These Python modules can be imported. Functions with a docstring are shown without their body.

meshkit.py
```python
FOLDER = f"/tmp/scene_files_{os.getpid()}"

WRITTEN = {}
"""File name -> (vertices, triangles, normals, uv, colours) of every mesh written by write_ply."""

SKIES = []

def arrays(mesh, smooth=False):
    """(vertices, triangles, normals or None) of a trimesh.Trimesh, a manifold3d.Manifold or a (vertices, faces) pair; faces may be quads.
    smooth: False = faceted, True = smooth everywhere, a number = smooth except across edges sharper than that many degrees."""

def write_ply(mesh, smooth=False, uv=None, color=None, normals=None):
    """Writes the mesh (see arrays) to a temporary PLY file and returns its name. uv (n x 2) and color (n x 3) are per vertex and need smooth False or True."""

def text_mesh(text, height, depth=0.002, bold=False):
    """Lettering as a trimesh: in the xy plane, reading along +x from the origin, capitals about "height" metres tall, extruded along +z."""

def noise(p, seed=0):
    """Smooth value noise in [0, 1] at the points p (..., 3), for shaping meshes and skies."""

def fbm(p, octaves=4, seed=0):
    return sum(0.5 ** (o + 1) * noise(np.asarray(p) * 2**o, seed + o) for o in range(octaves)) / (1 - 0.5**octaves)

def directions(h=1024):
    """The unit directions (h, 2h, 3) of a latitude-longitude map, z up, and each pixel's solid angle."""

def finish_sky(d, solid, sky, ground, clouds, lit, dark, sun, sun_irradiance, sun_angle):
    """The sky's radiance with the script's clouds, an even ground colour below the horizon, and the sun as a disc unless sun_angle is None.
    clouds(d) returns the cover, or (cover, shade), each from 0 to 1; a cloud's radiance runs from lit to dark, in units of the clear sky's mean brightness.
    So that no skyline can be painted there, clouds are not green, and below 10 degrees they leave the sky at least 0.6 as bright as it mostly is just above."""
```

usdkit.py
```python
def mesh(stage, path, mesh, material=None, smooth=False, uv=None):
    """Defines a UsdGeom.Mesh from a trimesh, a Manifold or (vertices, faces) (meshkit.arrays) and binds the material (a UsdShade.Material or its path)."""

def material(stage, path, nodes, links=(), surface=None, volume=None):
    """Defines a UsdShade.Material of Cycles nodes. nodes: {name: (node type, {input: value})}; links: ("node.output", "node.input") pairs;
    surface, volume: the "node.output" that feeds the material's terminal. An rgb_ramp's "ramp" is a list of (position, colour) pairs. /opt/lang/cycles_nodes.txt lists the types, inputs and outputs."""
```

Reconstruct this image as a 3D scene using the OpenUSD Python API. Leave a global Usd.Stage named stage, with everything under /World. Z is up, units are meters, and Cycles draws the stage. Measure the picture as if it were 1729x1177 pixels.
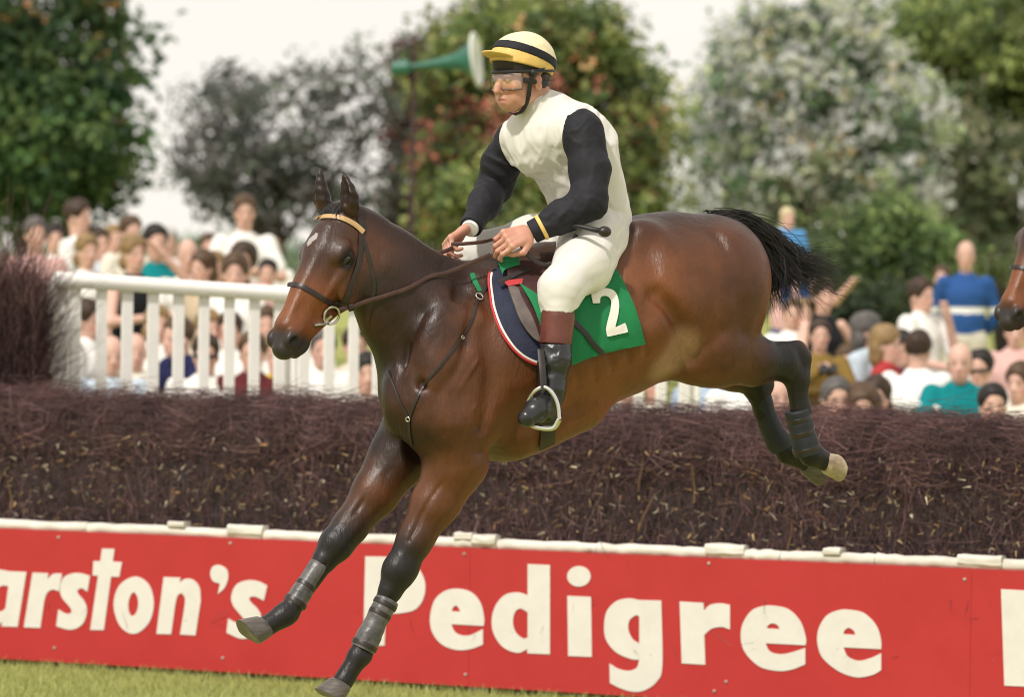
import math
import numpy as np, trimesh, shapely, usdkit, meshkit
from shapely import affinity
from shapely.geometry import Polygon, Point, LineString, MultiPoint, box as sbox
from scipy.ndimage import map_coordinates
from scipy.spatial import Delaunay, cKDTree
from pxr import Usd, UsdGeom, UsdLux, UsdShade, Sdf, Gf, Vt

stage = Usd.Stage.CreateInMemory()
UsdGeom.SetStageUpAxis(stage, 'Z')
UsdGeom.SetStageMetersPerUnit(stage, 1.0)
UsdGeom.Xform.Define(stage, '/World')
UsdGeom.Scope.Define(stage, '/World/Looks')

# ------------------------------------------------------------------ camera, sky, sun
IMW, IMH, FPX = 1729.0, 1177.0, 7200.0
CAM = np.array([0.0, 0.0, 2.10])
PITCH, ROLL = math.atan((588.5 - 430.0) / FPX), 0.012
FOCUS, FSTOP = 15.7, 3.0
EXPOSURE = 0.44
SUN_EL, SUN_DIR_XY = math.radians(50), (-0.50, -0.86)
SUN_INT, SUN_ANGLE, SKY_STRENGTH = 0.7, 3.0, 0.1

cam = UsdGeom.Camera.Define(stage, '/World/camera')
cam.CreateHorizontalApertureAttr(36.0)
cam.CreateVerticalApertureAttr(36.0 * IMH / IMW)
cam.CreateFocalLengthAttr(36.0 * FPX / IMW)
cam.CreateFStopAttr(FSTOP)
cam.CreateFocusDistanceAttr(FOCUS)
cam.CreateClippingRangeAttr(Gf.Vec2f(0.1, 5000))
cam.CreateExposureAttr(EXPOSURE)
_f = np.array([0, math.cos(PITCH), -math.sin(PITCH)])
_r0, _u0 = np.array([1.0, 0, 0]), np.array([0, math.sin(PITCH), math.cos(PITCH)])
CR = math.cos(ROLL) * _r0 + math.sin(ROLL) * _u0      # picture's right: scene turns clockwise in the picture
CU = -math.sin(ROLL) * _r0 + math.cos(ROLL) * _u0
CF = _f
_m = Gf.Matrix4d(*[float(x) for x in (*CR, 0, *CU, 0, *(-CF), 0, *CAM, 1)])
cam.AddTransformOp().Set(_m)

_rot = math.atan2(*SUN_DIR_XY)
dome = UsdLux.DomeLight.Define(stage, '/World/sky')
dome.GetPrim().SetCustomDataByKey('kind', 'structure')
sky_mat = usdkit.material(stage, '/World/Looks/sky_material', {
    'sky': ('sky_texture', {'sky_type': 'single_scattering', 'sun_disc': False, 'sun_elevation': SUN_EL, 'sun_rotation': _rot, 'aerosol_density': 3.0}),
    'tc': ('texture_coordinate', {}),
    'mp': ('mapping', {'scale': (1.6, 1.6, 4.5)}),
    'n': ('noise_texture', {'scale': 1.1, 'detail': 5, 'roughness': 0.55}),
    'r': ('rgb_ramp', {'ramp': [(0.25, (7.0, 6.7, 6.3)), (0.75, (8.7, 8.2, 7.5))]}),
    'mx': ('mix_color', {'fac': 0.93, 'use_clamp': False}),
    'bg': ('background_shader', {'strength': SKY_STRENGTH})},
    [('tc.generated', 'mp.vector'), ('mp.vector', 'n.vector'), ('n.fac', 'r.fac'), ('sky.color', 'mx.a'), ('r.color', 'mx.b'), ('mx.result', 'bg.color')], surface='bg.background')
UsdShade.MaterialBindingAPI.Apply(dome.GetPrim()).Bind(sky_mat)
sun = UsdLux.DistantLight.Define(stage, '/World/sun')
sun.CreateIntensityAttr(SUN_INT)
sun.CreateAngleAttr(SUN_ANGLE)
sun.CreateNormalizeAttr(True)
sun.CreateColorAttr(Gf.Vec3f(1.0, 0.955, 0.89))
_n = math.hypot(*SUN_DIR_XY)
SUN_VEC = np.array([SUN_DIR_XY[0] / _n * math.cos(SUN_EL), SUN_DIR_XY[1] / _n * math.cos(SUN_EL), math.sin(SUN_EL)])
_z = SUN_VEC; _x = np.cross([0, 0, 1.0], _z); _x /= np.linalg.norm(_x); _y = np.cross(_z, _x)
sun.AddTransformOp().Set(Gf.Matrix4d(*[float(q) for q in (*_x, 0, *_y, 0, *_z, 0, 0, 0, 30, 1)]))

# ------------------------------------------------------------------ pixel helpers (layout only)
def ray(px, py):
    px, py = np.asarray(px, float), np.asarray(py, float)
    d = CF + ((px - IMW / 2) / FPX)[..., None] * CR - ((py - IMH / 2) / FPX)[..., None] * CU
    return d
def at(px, py, depth):
    """point seen at photo pixel (px, py) at distance depth along the view"""
    return CAM + ray(px, py) * depth
def on_plane(px, py, o, n):
    d = ray(px, py)
    t = np.dot(np.asarray(o) - CAM, n) / (d @ np.asarray(n))
    return CAM + d * np.asarray(t)[..., None]

# ------------------------------------------------------------------ prims
taken = {}
def numbered(parent, name):
    k = taken.get((parent, name), 0)
    taken[(parent, name)] = k + 1
    return f'{parent}/{name}' + (f'_{k:03d}' if k else '')
def cdata(prim, **kw):
    for k, v in kw.items():
        if v:
            prim.SetCustomDataByKey(k, v)
def as_vf(mesh):
    if hasattr(mesh, 'to_mesh') or isinstance(mesh, trimesh.Trimesh):
        v, f, _ = meshkit.arrays(mesh)
        return v, f
    return np.asarray(mesh[0], float), np.asarray(mesh[1], int)
def write_mesh(path, v, f, mat, normals=None, smooth=None, color=None):
    if normals is None and smooth is not None and color is None:
        v, f, normals = meshkit.arrays((v, f), smooth)
    elif normals is None and smooth is not None:
        _, _, normals = meshkit.arrays((v, f), True)
    m = UsdGeom.Mesh.Define(stage, path)
    f = np.asarray(f)
    m.CreatePointsAttr(Vt.Vec3fArray.FromNumpy(np.ascontiguousarray(v, np.float32)))
    m.CreateFaceVertexCountsAttr(Vt.IntArray.FromNumpy(np.full(len(f), f.shape[1], np.int32)))
    m.CreateFaceVertexIndicesAttr(Vt.IntArray.FromNumpy(np.ascontiguousarray(f, np.int32).ravel()))
    m.CreateSubdivisionSchemeAttr('none')
    m.CreateExtentAttr(Vt.Vec3fArray.FromNumpy(np.array([v.min(0), v.max(0)], np.float32)))
    if normals is not None:
        m.CreateNormalsAttr(Vt.Vec3fArray.FromNumpy(np.ascontiguousarray(normals, np.float32)))
        m.SetNormalsInterpolation('vertex')
    if color is not None:
        UsdGeom.PrimvarsAPI(m).CreatePrimvar('tone', Sdf.ValueTypeNames.Color3fArray, 'vertex').Set(Vt.Vec3fArray.FromNumpy(np.ascontiguousarray(color, np.float32)))
    if mat is not None:
        UsdShade.MaterialBindingAPI.Apply(m.GetPrim()).Bind(mat)
    return m

class Thing:
    """a top-level Xform at the thing's base whose children are its parts; meshes are given in world coordinates"""
    def __init__(self, name, label, category, group=None, kind=None):
        self.path = numbered('/World', name)
        self.x = UsdGeom.Xform.Define(stage, self.path)
        cdata(self.x.GetPrim(), label=label, category=category, group=group, kind=kind)
        self.items = []
        self.curves = []
    def part(self, name, mesh, mat, parent=None, smooth=40, normals=None, color=None, label=None, kind=None):
        v, f = as_vf(mesh)
        path = numbered(parent or self.path, name)
        self.items.append((path, v, f, mat, normals, smooth, color, label, kind))
        return path
    def done(self, base=None):
        lo = np.min([i[1].min(0) for i in self.items], 0); hi = np.max([i[1].max(0) for i in self.items], 0)
        b = np.array([(lo[0] + hi[0]) / 2, (lo[1] + hi[1]) / 2, lo[2]]) if base is None else np.asarray(base)
        b = np.round(b, 3)
        self.base = b
        self.x.AddTranslateOp().Set(Gf.Vec3d(*map(float, b)))
        for path, v, f, mat, n, s, c, label, kind in sorted(self.items, key=lambda i: i[0].count('/')):
            m = write_mesh(path, v - b, f, mat, n, None if n is not None else s, c)
            cdata(m.GetPrim(), label=label, kind=kind)
        self.items = None
        return self
def single(name, mesh, mat, label=None, category=None, group=None, kind=None, smooth=40, normals=None, color=None):
    v, f = as_vf(mesh)
    m = write_mesh(numbered('/World', name), v, f, mat, normals, None if normals is not None else smooth, color)
    cdata(m.GetPrim(), label=label, category=category, group=group, kind=kind)
    return m
def copy_thing(src, label, offset, group=None):
    """a copy of a finished Thing, moved by offset"""
    name = src.path.rsplit('/', 1)[1]
    x = UsdGeom.Xform.Define(stage, numbered('/World', name))
    x.GetPrim().GetReferences().AddInternalReference(src.path)
    x.GetPrim().SetInstanceable(True)
    x.GetPrim().GetAttribute('xformOp:translate').Set(Gf.Vec3d(*map(float, src.base + np.asarray(offset))))
    cdata(x.GetPrim(), label=label, category=src.x.GetPrim().GetCustomDataByKey('category'), group=group)
    return x

# ------------------------------------------------------------------ materials
def material(name, color, rough=0.6, var=0.0, scale=8.0, spec=0.5, bump=0.0, bscale=None, metallic=0.0, attr=False, extra=None, stretch=None, rvar=0.0, trans=0.0, color2=None, detail=4, coat=0.0, sheen=0.0, bdist=0.01):
    """principled material; colour wanders by var (or towards color2) with a noise in object space; attr: times the mesh's tone"""
    nodes = {'p': ('principled_bsdf', {'roughness': rough, 'specular_ior_level': spec, 'metallic': metallic, 'coat_weight': coat, 'sheen_weight': sheen, **(extra or {})}),
             'tc': ('texture_coordinate', {}), 'n': ('noise_texture', {'scale': scale, 'detail': detail, 'roughness': 0.6})}
    links = []
    src = 'tc.object'
    if stretch:
        nodes['mp'] = ('mapping', {'scale': stretch}); links.append(('tc.object', 'mp.vector')); src = 'mp.vector'
    links.append((src, 'n.vector'))
    c = np.array(color, float)
    lo, hi = (c * (1 - var), np.minimum(c * (1 + var), 0.95)) if color2 is None else (c, np.array(color2, float))
    nodes['r'] = ('rgb_ramp', {'ramp': [(0.3, tuple(lo)), (0.7, tuple(hi))]})
    links.append(('n.fac', 'r.fac'))
    out = 'r.color'
    if attr:
        nodes['at'] = ('attribute', {'attribute': 'tone'})
        nodes['mx'] = ('mix_color', {'blend_type': 'multiply', 'fac': 1.0})
        links += [('r.color', 'mx.a'), ('at.color', 'mx.b')]
        out = 'mx.result'
    links.append((out, 'p.base_color'))
    if bump:
        nodes['bn'] = ('noise_texture', {'scale': bscale or scale * 4, 'detail': 3})
        nodes['b'] = ('bump', {'strength': bump, 'distance': bdist})
        links += [(src, 'bn.vector'), ('bn.fac', 'b.height'), ('b.normal', 'p.normal')]
    if rvar:
        nodes['rr'] = ('map_range', {'from_min': 0.3, 'from_max': 0.7, 'to_min': rough - rvar, 'to_max': rough + rvar})
        links += [('n.fac', 'rr.value'), ('rr.result', 'p.roughness')]
    surf = 'p.BSDF'
    if trans:
        nodes['tl'] = ('translucent_bsdf', {})
        nodes['ms'] = ('mix_closure', {'fac': trans})
        links += [(out, 'tl.color'), ('p.BSDF', 'ms.closure1'), ('tl.BSDF', 'ms.closure2')]
        surf = 'ms.closure'
    return usdkit.material(stage, f'/World/Looks/{name}', nodes, links, surface=surf)

# ------------------------------------------------------------------ implicit shapes -> continuous meshes
class Field:
    def __init__(self, lo, hi, h):
        self.lo, self.h = np.asarray(lo, float), float(h)
        self.n = np.ceil((np.asarray(hi) - self.lo) / h).astype(int) + 1
        self.ax = [self.lo[i] + h * np.arange(self.n[i]) for i in range(3)]
        self.d = np.full(self.n, 0.25, np.float32)
    def region(self, lo, hi, pad):
        a = np.clip(np.floor((np.asarray(lo) - pad - self.lo) / self.h).astype(int), 0, self.n)
        b = np.clip(np.ceil((np.asarray(hi) + pad - self.lo) / self.h).astype(int) + 1, 0, self.n)
        sl = tuple(slice(a[i], b[i]) for i in range(3))
        g = np.meshgrid(*[self.ax[i][sl[i]].astype(np.float32) for i in range(3)], indexing='ij', sparse=True)
        return sl, g
    def mix(self, sl, b, k, cut=False):
        a = self.d[sl]
        if a.size == 0:
            return
        if cut:
            b = -b
            self.d[sl] = -(np.minimum(-a, -b) - _sm(-a, -b, k))
        else:
            self.d[sl] = np.minimum(a, b) - _sm(a, b, k)
    def cone(self, a, b, r1, r2, k=0.02, flat=None, cut=False):
        """tapered capsule a-b; flat=(axis, factor): its cross-section times factor along axis"""
        a, b = np.asarray(a, float), np.asarray(b, float)
        rm = max(r1, r2) * max(1.0, flat[1] if flat else 1.0)
        pad = rm + k + 3 * self.h
        sl, (X, Y, Z) = self.region(np.minimum(a, b), np.maximum(a, b), pad)
        px, py, pz = X - a[0], Y - a[1], Z - a[2]
        ba = b - a
        n = kk = None
        if flat:
            n = np.asarray(flat[0], float); n = n / np.linalg.norm(n); kk = 1.0 / flat[1] - 1.0
            t = (px * n[0] + py * n[1] + pz * n[2]) * kk
            px, py, pz = px + t * n[0], py + t * n[1], pz + t * n[2]
            ba = ba + kk * np.dot(ba, n) * n
        bb = max(float(ba @ ba), 1e-12)
        h = np.clip((px * ba[0] + py * ba[1] + pz * ba[2]) / bb, 0, 1)
        qx, qy, qz = px - ba[0] * h, py - ba[1] * h, pz - ba[2] * h
        l = np.sqrt(qx * qx + qy * qy + qz * qz) + 1e-9
        d = l - (r1 + (r2 - r1) * h)
        if flat:
            g = (qx * n[0] + qy * n[1] + qz * n[2]) / l
            d = d / np.sqrt(1 + ((1.0 / flat[1]) ** 2 - 1) * g * g)
        self.mix(sl, d.astype(np.float32), k, cut)
    def chain(self, pts, radii, k=0.02, flat=None, cut=False):
        for i in range(len(pts) - 1):
            self.cone(pts[i], pts[i + 1], radii[i], radii[i + 1], k, flat, cut)
    def ell(self, c, r, axes=None, k=0.02, cut=False):
        """ellipsoid; axes: three rows, its directions"""
        c, r = np.asarray(c, float), np.asarray(r, float)
        A = np.eye(3) if axes is None else np.asarray(axes, float)
        ext = np.sqrt(((A * r[:, None]) ** 2).sum(0))
        sl, (X, Y, Z) = self.region(c - ext, c + ext, k + 3 * self.h)
        px, py, pz = X - c[0], Y - c[1], Z - c[2]
        q = [(px * A[i, 0] + py * A[i, 1] + pz * A[i, 2]) / r[i] for i in range(3)]
        l = np.sqrt(q[0] ** 2 + q[1] ** 2 + q[2] ** 2) + 1e-9
        g = np.sqrt((q[0] / r[0]) ** 2 + (q[1] / r[1]) ** 2 + (q[2] / r[2]) ** 2) + 1e-9
        self.mix(sl, (l * (l - 1) / g).astype(np.float32), k, cut)
    def halfspace(self, p, n, k=0.004):
        """cuts away the side n points to"""
        p, n = np.asarray(p, float), np.asarray(n, float) / np.linalg.norm(n)
        g = np.meshgrid(*[x.astype(np.float32) for x in self.ax], indexing='ij', sparse=True)
        b = (g[0] - p[0]) * n[0] + (g[1] - p[1]) * n[1] + (g[2] - p[2]) * n[2]
        self.d = np.maximum(self.d, b)
    def band(self, p, n, t):
        self.halfspace(np.asarray(p) + np.asarray(n) * t, n); self.halfspace(np.asarray(p) - np.asarray(n) * t, -np.asarray(n))
    def displace(self, fn):
        """adds fn(points) to the distance close to the surface"""
        idx = np.argwhere(np.abs(self.d) < 4 * self.h + 0.02)
        p = self.lo + idx * self.h
        self.d[tuple(idx.T)] += fn(p).astype(np.float32)
    def value(self, p):
        return map_coordinates(self.d, ((np.asarray(p) - self.lo) / self.h).T, order=1, mode='nearest')
    def gradient(self, p):
        e = self.h * 0.75
        g = np.stack([self.value(p + np.eye(3)[i] * e) - self.value(p - np.eye(3)[i] * e) for i in range(3)], -1)
        return g / np.maximum(np.linalg.norm(g, axis=1, keepdims=True), 1e-9)
    def mesh(self):
        """surface nets: (vertices, quads, normals)"""
        d = self.d.copy()
        d[0], d[-1], d[:, 0], d[:, -1], d[:, :, 0], d[:, :, -1] = (np.maximum(x, self.h * 0.3) for x in (d[0], d[-1], d[:, 0], d[:, -1], d[:, :, 0], d[:, :, -1]))
        neg = d < 0
        cnt = np.zeros(np.array(d.shape) - 1, np.int8)
        for i, j, k in np.ndindex(2, 2, 2):
            cnt += neg[i:i + cnt.shape[0], j:j + cnt.shape[1], k:k + cnt.shape[2]]
        act = np.argwhere((cnt > 0) & (cnt < 8))
        ids = np.full(cnt.shape, -1, np.int32); ids[tuple(act.T)] = np.arange(len(act))
        cor = np.array(list(np.ndindex(2, 2, 2)))
        val = np.stack([d[tuple((act + c).T)] for c in cor], 1)
        s, w = np.zeros((len(act), 3)), np.zeros(len(act))
        for a in range(8):
            for b in range(a + 1, 8):
                if np.abs(cor[a] - cor[b]).sum() == 1:
                    on = (val[:, a] < 0) != (val[:, b] < 0)
                    t = np.where(on, val[:, a] / np.where(on, val[:, a] - val[:, b], 1), 0)
                    s += np.where(on[:, None], cor[a] + t[:, None] * (cor[b] - cor[a]), 0); w += on
        v = self.lo + (act + s / w[:, None]) * self.h
        quads = []
        for ax in range(3):
            o1, o2 = (ax + 1) % 3, (ax + 2) % 3
            a = neg[tuple(slice(0, -1) if i == ax else slice(1, -1) for i in range(3))]
            b = neg[tuple(slice(1, None) if i == ax else slice(1, -1) for i in range(3))]
            e = np.argwhere(a != b); flip = a[tuple(e.T)]
            e[:, o1] += 1; e[:, o2] += 1
            c = []
            for da, db in ((1, 1), (0, 1), (0, 0), (1, 0)):
                q = e.copy(); q[:, o1] -= da; q[:, o2] -= db
                c.append(ids[tuple(q.T)])
            q = np.stack(c, 1)
            q[~flip] = q[~flip][:, ::-1]
            quads.append(q)
        q = np.vstack(quads)
        q = q[(q >= 0).all(1)]
        for _ in range(2):
            g = self.gradient(v); v = v - g * np.clip(self.value(v), -self.h, self.h)[:, None] * 0.7
        return v, q, self.gradient(v)
def _sm(a, b, k):
    h = np.maximum(k - np.abs(a - b), 0) / k
    return h * h * k * 0.25

# ------------------------------------------------------------------ small solids
def unit(v):
    v = np.asarray(v, float); return v / np.linalg.norm(v)
def join(ms):
    vs, fs, n = [], [], 0
    for v, f in map(as_vf, ms):
        f = np.asarray(f)
        if f.shape[1] == 4:
            f = np.vstack([f[:, [0, 1, 2]], f[:, [0, 2, 3]]])
        vs.append(v); fs.append(f + n); n += len(v)
    return np.vstack(vs), np.vstack(fs)
def bar(a, b, w, t, up=(0, 0, 1), ch=0.15):
    """a chamfered bar a-b, w across, t along up"""
    a, b = np.asarray(a, float), np.asarray(b, float)
    x = unit(b - a); u = np.asarray(up, float); u = unit(u - x * (u @ x)); s = np.cross(u, x)
    c = min(w, t) * ch
    prof = [(-w / 2 + c, -t / 2), (w / 2 - c, -t / 2), (w / 2, -t / 2 + c), (w / 2, t / 2 - c), (w / 2 - c, t / 2), (-w / 2 + c, t / 2), (-w / 2, t / 2 - c), (-w / 2, -t / 2 + c)]
    v = np.array([e + s * p + u * q for e in (a, b) for p, q in prof])
    f = [(i, (i + 1) % 8, 8 + (i + 1) % 8) for i in range(8)] + [(i, 8 + (i + 1) % 8, 8 + i) for i in range(8)]
    f += [(0, i + 1, i) for i in range(1, 7)] + [(8, 8 + i, 8 + i + 1) for i in range(1, 7)]
    return v, np.array(f)
def tube(pts, r, sides=8, flat=None, closed=False, caps=True):
    """a tube along pts, radius r (one or per point); flat=(normals, thickness factor): a strap lying on those normals"""
    p = np.asarray(pts, float); n = len(p)
    t = np.roll(p, -1, 0) - np.roll(p, 1, 0) if closed else np.gradient(p, axis=0)
    t /= np.linalg.norm(t, axis=1, keepdims=True) + 1e-12
    if flat is not None:
        b = np.broadcast_to(np.asarray(flat[0], float), p.shape); k = flat[1]
    else:
        b = np.zeros_like(p); ref = np.array([0, 0, 1.0]) if abs(t[0][2]) < 0.9 else np.array([1.0, 0, 0]); k = 1.0
        for i in range(n):
            ref = ref - t[i] * (ref @ t[i]); ref /= np.linalg.norm(ref) + 1e-12; b[i] = ref
    b = b - t * (b * t).sum(1, keepdims=True); b /= np.linalg.norm(b, axis=1, keepdims=True) + 1e-12
    a = np.cross(t, b)
    ang = (np.arange(sides) + 0.5) * 2 * np.pi / sides
    rr = np.broadcast_to(np.asarray(r, float), (n,))[:, None, None]
    v = p[:, None] + rr * (np.cos(ang)[None, :, None] * a[:, None] + k * np.sin(ang)[None, :, None] * b[:, None])
    f = []
    m = n if closed else n - 1
    for i in range(m):
        j = (i + 1) % n
        for q in range(sides):
            w = (q + 1) % sides
            f += [(i * sides + q, i * sides + w, j * sides + w), (i * sides + q, j * sides + w, j * sides + q)]
    v = v.reshape(-1, 3)
    if caps and not closed:
        v = np.vstack([v, p[0], p[-1]]); c0, c1 = len(v) - 2, len(v) - 1
        for q in range(sides):
            w = (q + 1) % sides
            f += [(c0, w, q), (c1, (n - 1) * sides + q, (n - 1) * sides + w)]
    return v, np.array(f)
def spline(pts, n=24, closed=False):
    """Catmull-Rom through pts (any dimension)"""
    p = np.asarray(pts, float)
    q = np.vstack([p[-1], p, p[:2]]) if closed else np.vstack([2 * p[0] - p[1], p, 2 * p[-1] - p[-2]])
    m = len(p) if closed else len(p) - 1
    out = []
    for i in range(m):
        a, b, c, d = q[i:i + 4]
        t = np.linspace(0, 1, max(2, n // m + 1), endpoint=False)[:, None]
        out.append(0.5 * (2 * b + (c - a) * t + (2 * a - 5 * b + 4 * c - d) * t ** 2 + (3 * b - a - 3 * c + d) * t ** 3))
    if not closed:
        out.append(p[-1:])
    return np.vstack(out)
def outline(pts, per=7):
    """closed outline: 3-tuples (x, y, 1) are corners, the rest is a smooth curve"""
    P = [(q[0], q[1], len(q) > 2) for q in pts]
    cs = [i for i, q in enumerate(P) if q[2]]
    if not cs:
        return spline([q[:2] for q in P], per * len(P), True)
    P = P[cs[0]:] + P[:cs[0]]; P.append(P[0])
    out, run = [], [P[0][:2]]
    for q in P[1:]:
        run.append(q[:2])
        if q[2]:
            out.append(spline(run, per * (len(run) - 1))[:-1] if len(run) > 2 else np.array(run[:1])); run = [q[:2]]
    return np.vstack(out)
def blob(c, r, sub=2):
    m = trimesh.creation.icosphere(subdivisions=sub)
    return np.asarray(m.vertices) * r + np.asarray(c), np.asarray(m.faces)
def lathe(profile, a, axis, n=20):
    """profile (radius, along) turned about axis through a"""
    z = unit(axis); x = unit(np.cross(z, [0.3, 0.9, 0.2])); y = np.cross(z, x)
    ang = np.arange(n) * 2 * np.pi / n
    pr = np.asarray(profile, float)
    v = np.array([np.asarray(a) + z * h + r * (math.cos(t) * x + math.sin(t) * y) for r, h in pr for t in ang])
    f = []
    for i in range(len(pr) - 1):
        for q in range(n):
            w = (q + 1) % n
            f += [(i * n + q, i * n + w, (i + 1) * n + w), (i * n + q, (i + 1) * n + w, (i + 1) * n + q)]
    return v, np.array(f)
def prism(poly, to3d, n, depth):
    """a shapely polygon (through to3d) extruded by depth along n"""
    m = trimesh.creation.extrude_polygon(poly, 1.0, engine='earcut')
    v = np.asarray(m.vertices)
    return to3d(v[:, 0], v[:, 1]) + v[:, 2:3] * depth * np.asarray(n), np.asarray(m.faces)
# ------------------------------------------------------------------ ground
FA, FB = on_plane(0, 1113, (0, 0, .03), (0, 0, 1.0)), on_plane(1729, 1216, (0, 0, .03), (0, 0, 1.0))
FE = unit(FB - FA); FN = unit(np.array([FE[1], -FE[0], 0.0]))          # along the fence, and out of it towards the camera
def fz(e, n, z):
    """a point e metres along the board from the photo's left edge, n metres in front of it, z up"""
    return np.array([FA[0], FA[1], 0]) + np.asarray(e)[..., None] * FE + np.asarray(n)[..., None] * FN + np.asarray(z)[..., None] * np.array([0, 0, 1.0])
def sstep(a, b, x):
    t = np.clip((x - a) / (b - a), 0, 1); return t * t * (3 - 2 * t)
def lerp(c, d, t):
    return c + (np.asarray(d) - c) * t[:, None]
def terrain(x, y):
    t = sstep(23.5, 40.0, y)
    return t * (0.66 - 0.06 * sstep(-3, 6, x)) + 0.05 * np.sin(x * 0.7 + y * 0.3) * sstep(26, 34, y)
gx = np.concatenate([-np.geomspace(900, 12, 22), np.linspace(-11, 11, 56), np.geomspace(12, 900, 22)])
gy = np.concatenate([np.linspace(-60, 12, 10), np.linspace(13, 62, 84), np.geomspace(64, 1600, 22)])
GX, GY = np.meshgrid(gx, gy, indexing='ij')
GZ = terrain(GX, GY)
gi_ = np.arange(GX.size).reshape(GX.shape)
gq = np.stack([gi_[:-1, :-1], gi_[1:, :-1], gi_[1:, 1:], gi_[:-1, 1:]], -1).reshape(-1, 4)
turf = material('turf', (.21, .24, .055), 0.9, color2=(.33, .34, .10), scale=2.6, detail=8, bump=0.5, bscale=60, bdist=.03, spec=0.2)
single('grass_ground', (np.stack([GX, GY, GZ], -1).reshape(-1, 3), gq), turf, kind='structure', smooth=True)
rg = np.random.default_rng(11)
def blades(n, place, hmin, hmax, w, seed):
    r = np.random.default_rng(seed)
    p = place(r, n)
    h = hmin + (hmax - hmin) * r.random(n) ** 1.5
    a = r.random(n) * 6.283; lean = r.normal(size=(n, 2)) * .45
    s = np.stack([np.cos(a), np.sin(a), 0 * a], -1) * (w * (.6 + .8 * r.random(n)))[:, None]
    m = p + np.stack([lean[:, 0] * h * .25, lean[:, 1] * h * .25, h * .55], -1)
    t = p + np.stack([lean[:, 0] * h, lean[:, 1] * h, h], -1)
    v = np.stack([p - s, p + s, m - s * .7, m + s * .7, t], 1).reshape(-1, 3)
    b = (np.arange(n) * 5)[:, None]
    f = np.concatenate([b + [0, 1, 3], b + [0, 3, 2], b + [2, 3, 4]], 1).reshape(-1, 3)
    c = np.array([.36, .385, .14]) * (.65 + .7 * r.random((n, 1))) + np.array([.15, .115, .03]) * (r.random((n, 1)) < .22) * r.random((n, 1))
    return v, f, np.repeat(c, 5, 0)
def near_grass(r, n):
    e = r.uniform(-1.2, 4.6, n); d = r.uniform(-.16, 2.6, n) ** 1.0
    p = fz(e, d, np.zeros(n))
    k = meshkit.fbm(p * 3, 2, 3) + .25 * r.random(n) > .40
    p[~k, 2] -= .015
    return p
gv_, gf_, gc_ = blades(52000, near_grass, .015, .060, .0022, 5)
blade_mat = material('grass_blades', (1, 1, 1), 0.7, var=0.1, attr=True, trans=0.3, spec=0.25)
single('short_grass', (gv_, gf_), blade_mat, label='short bright green grass in front of the red board', category='grass', kind='stuff', color=gc_, smooth=None)

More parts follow.
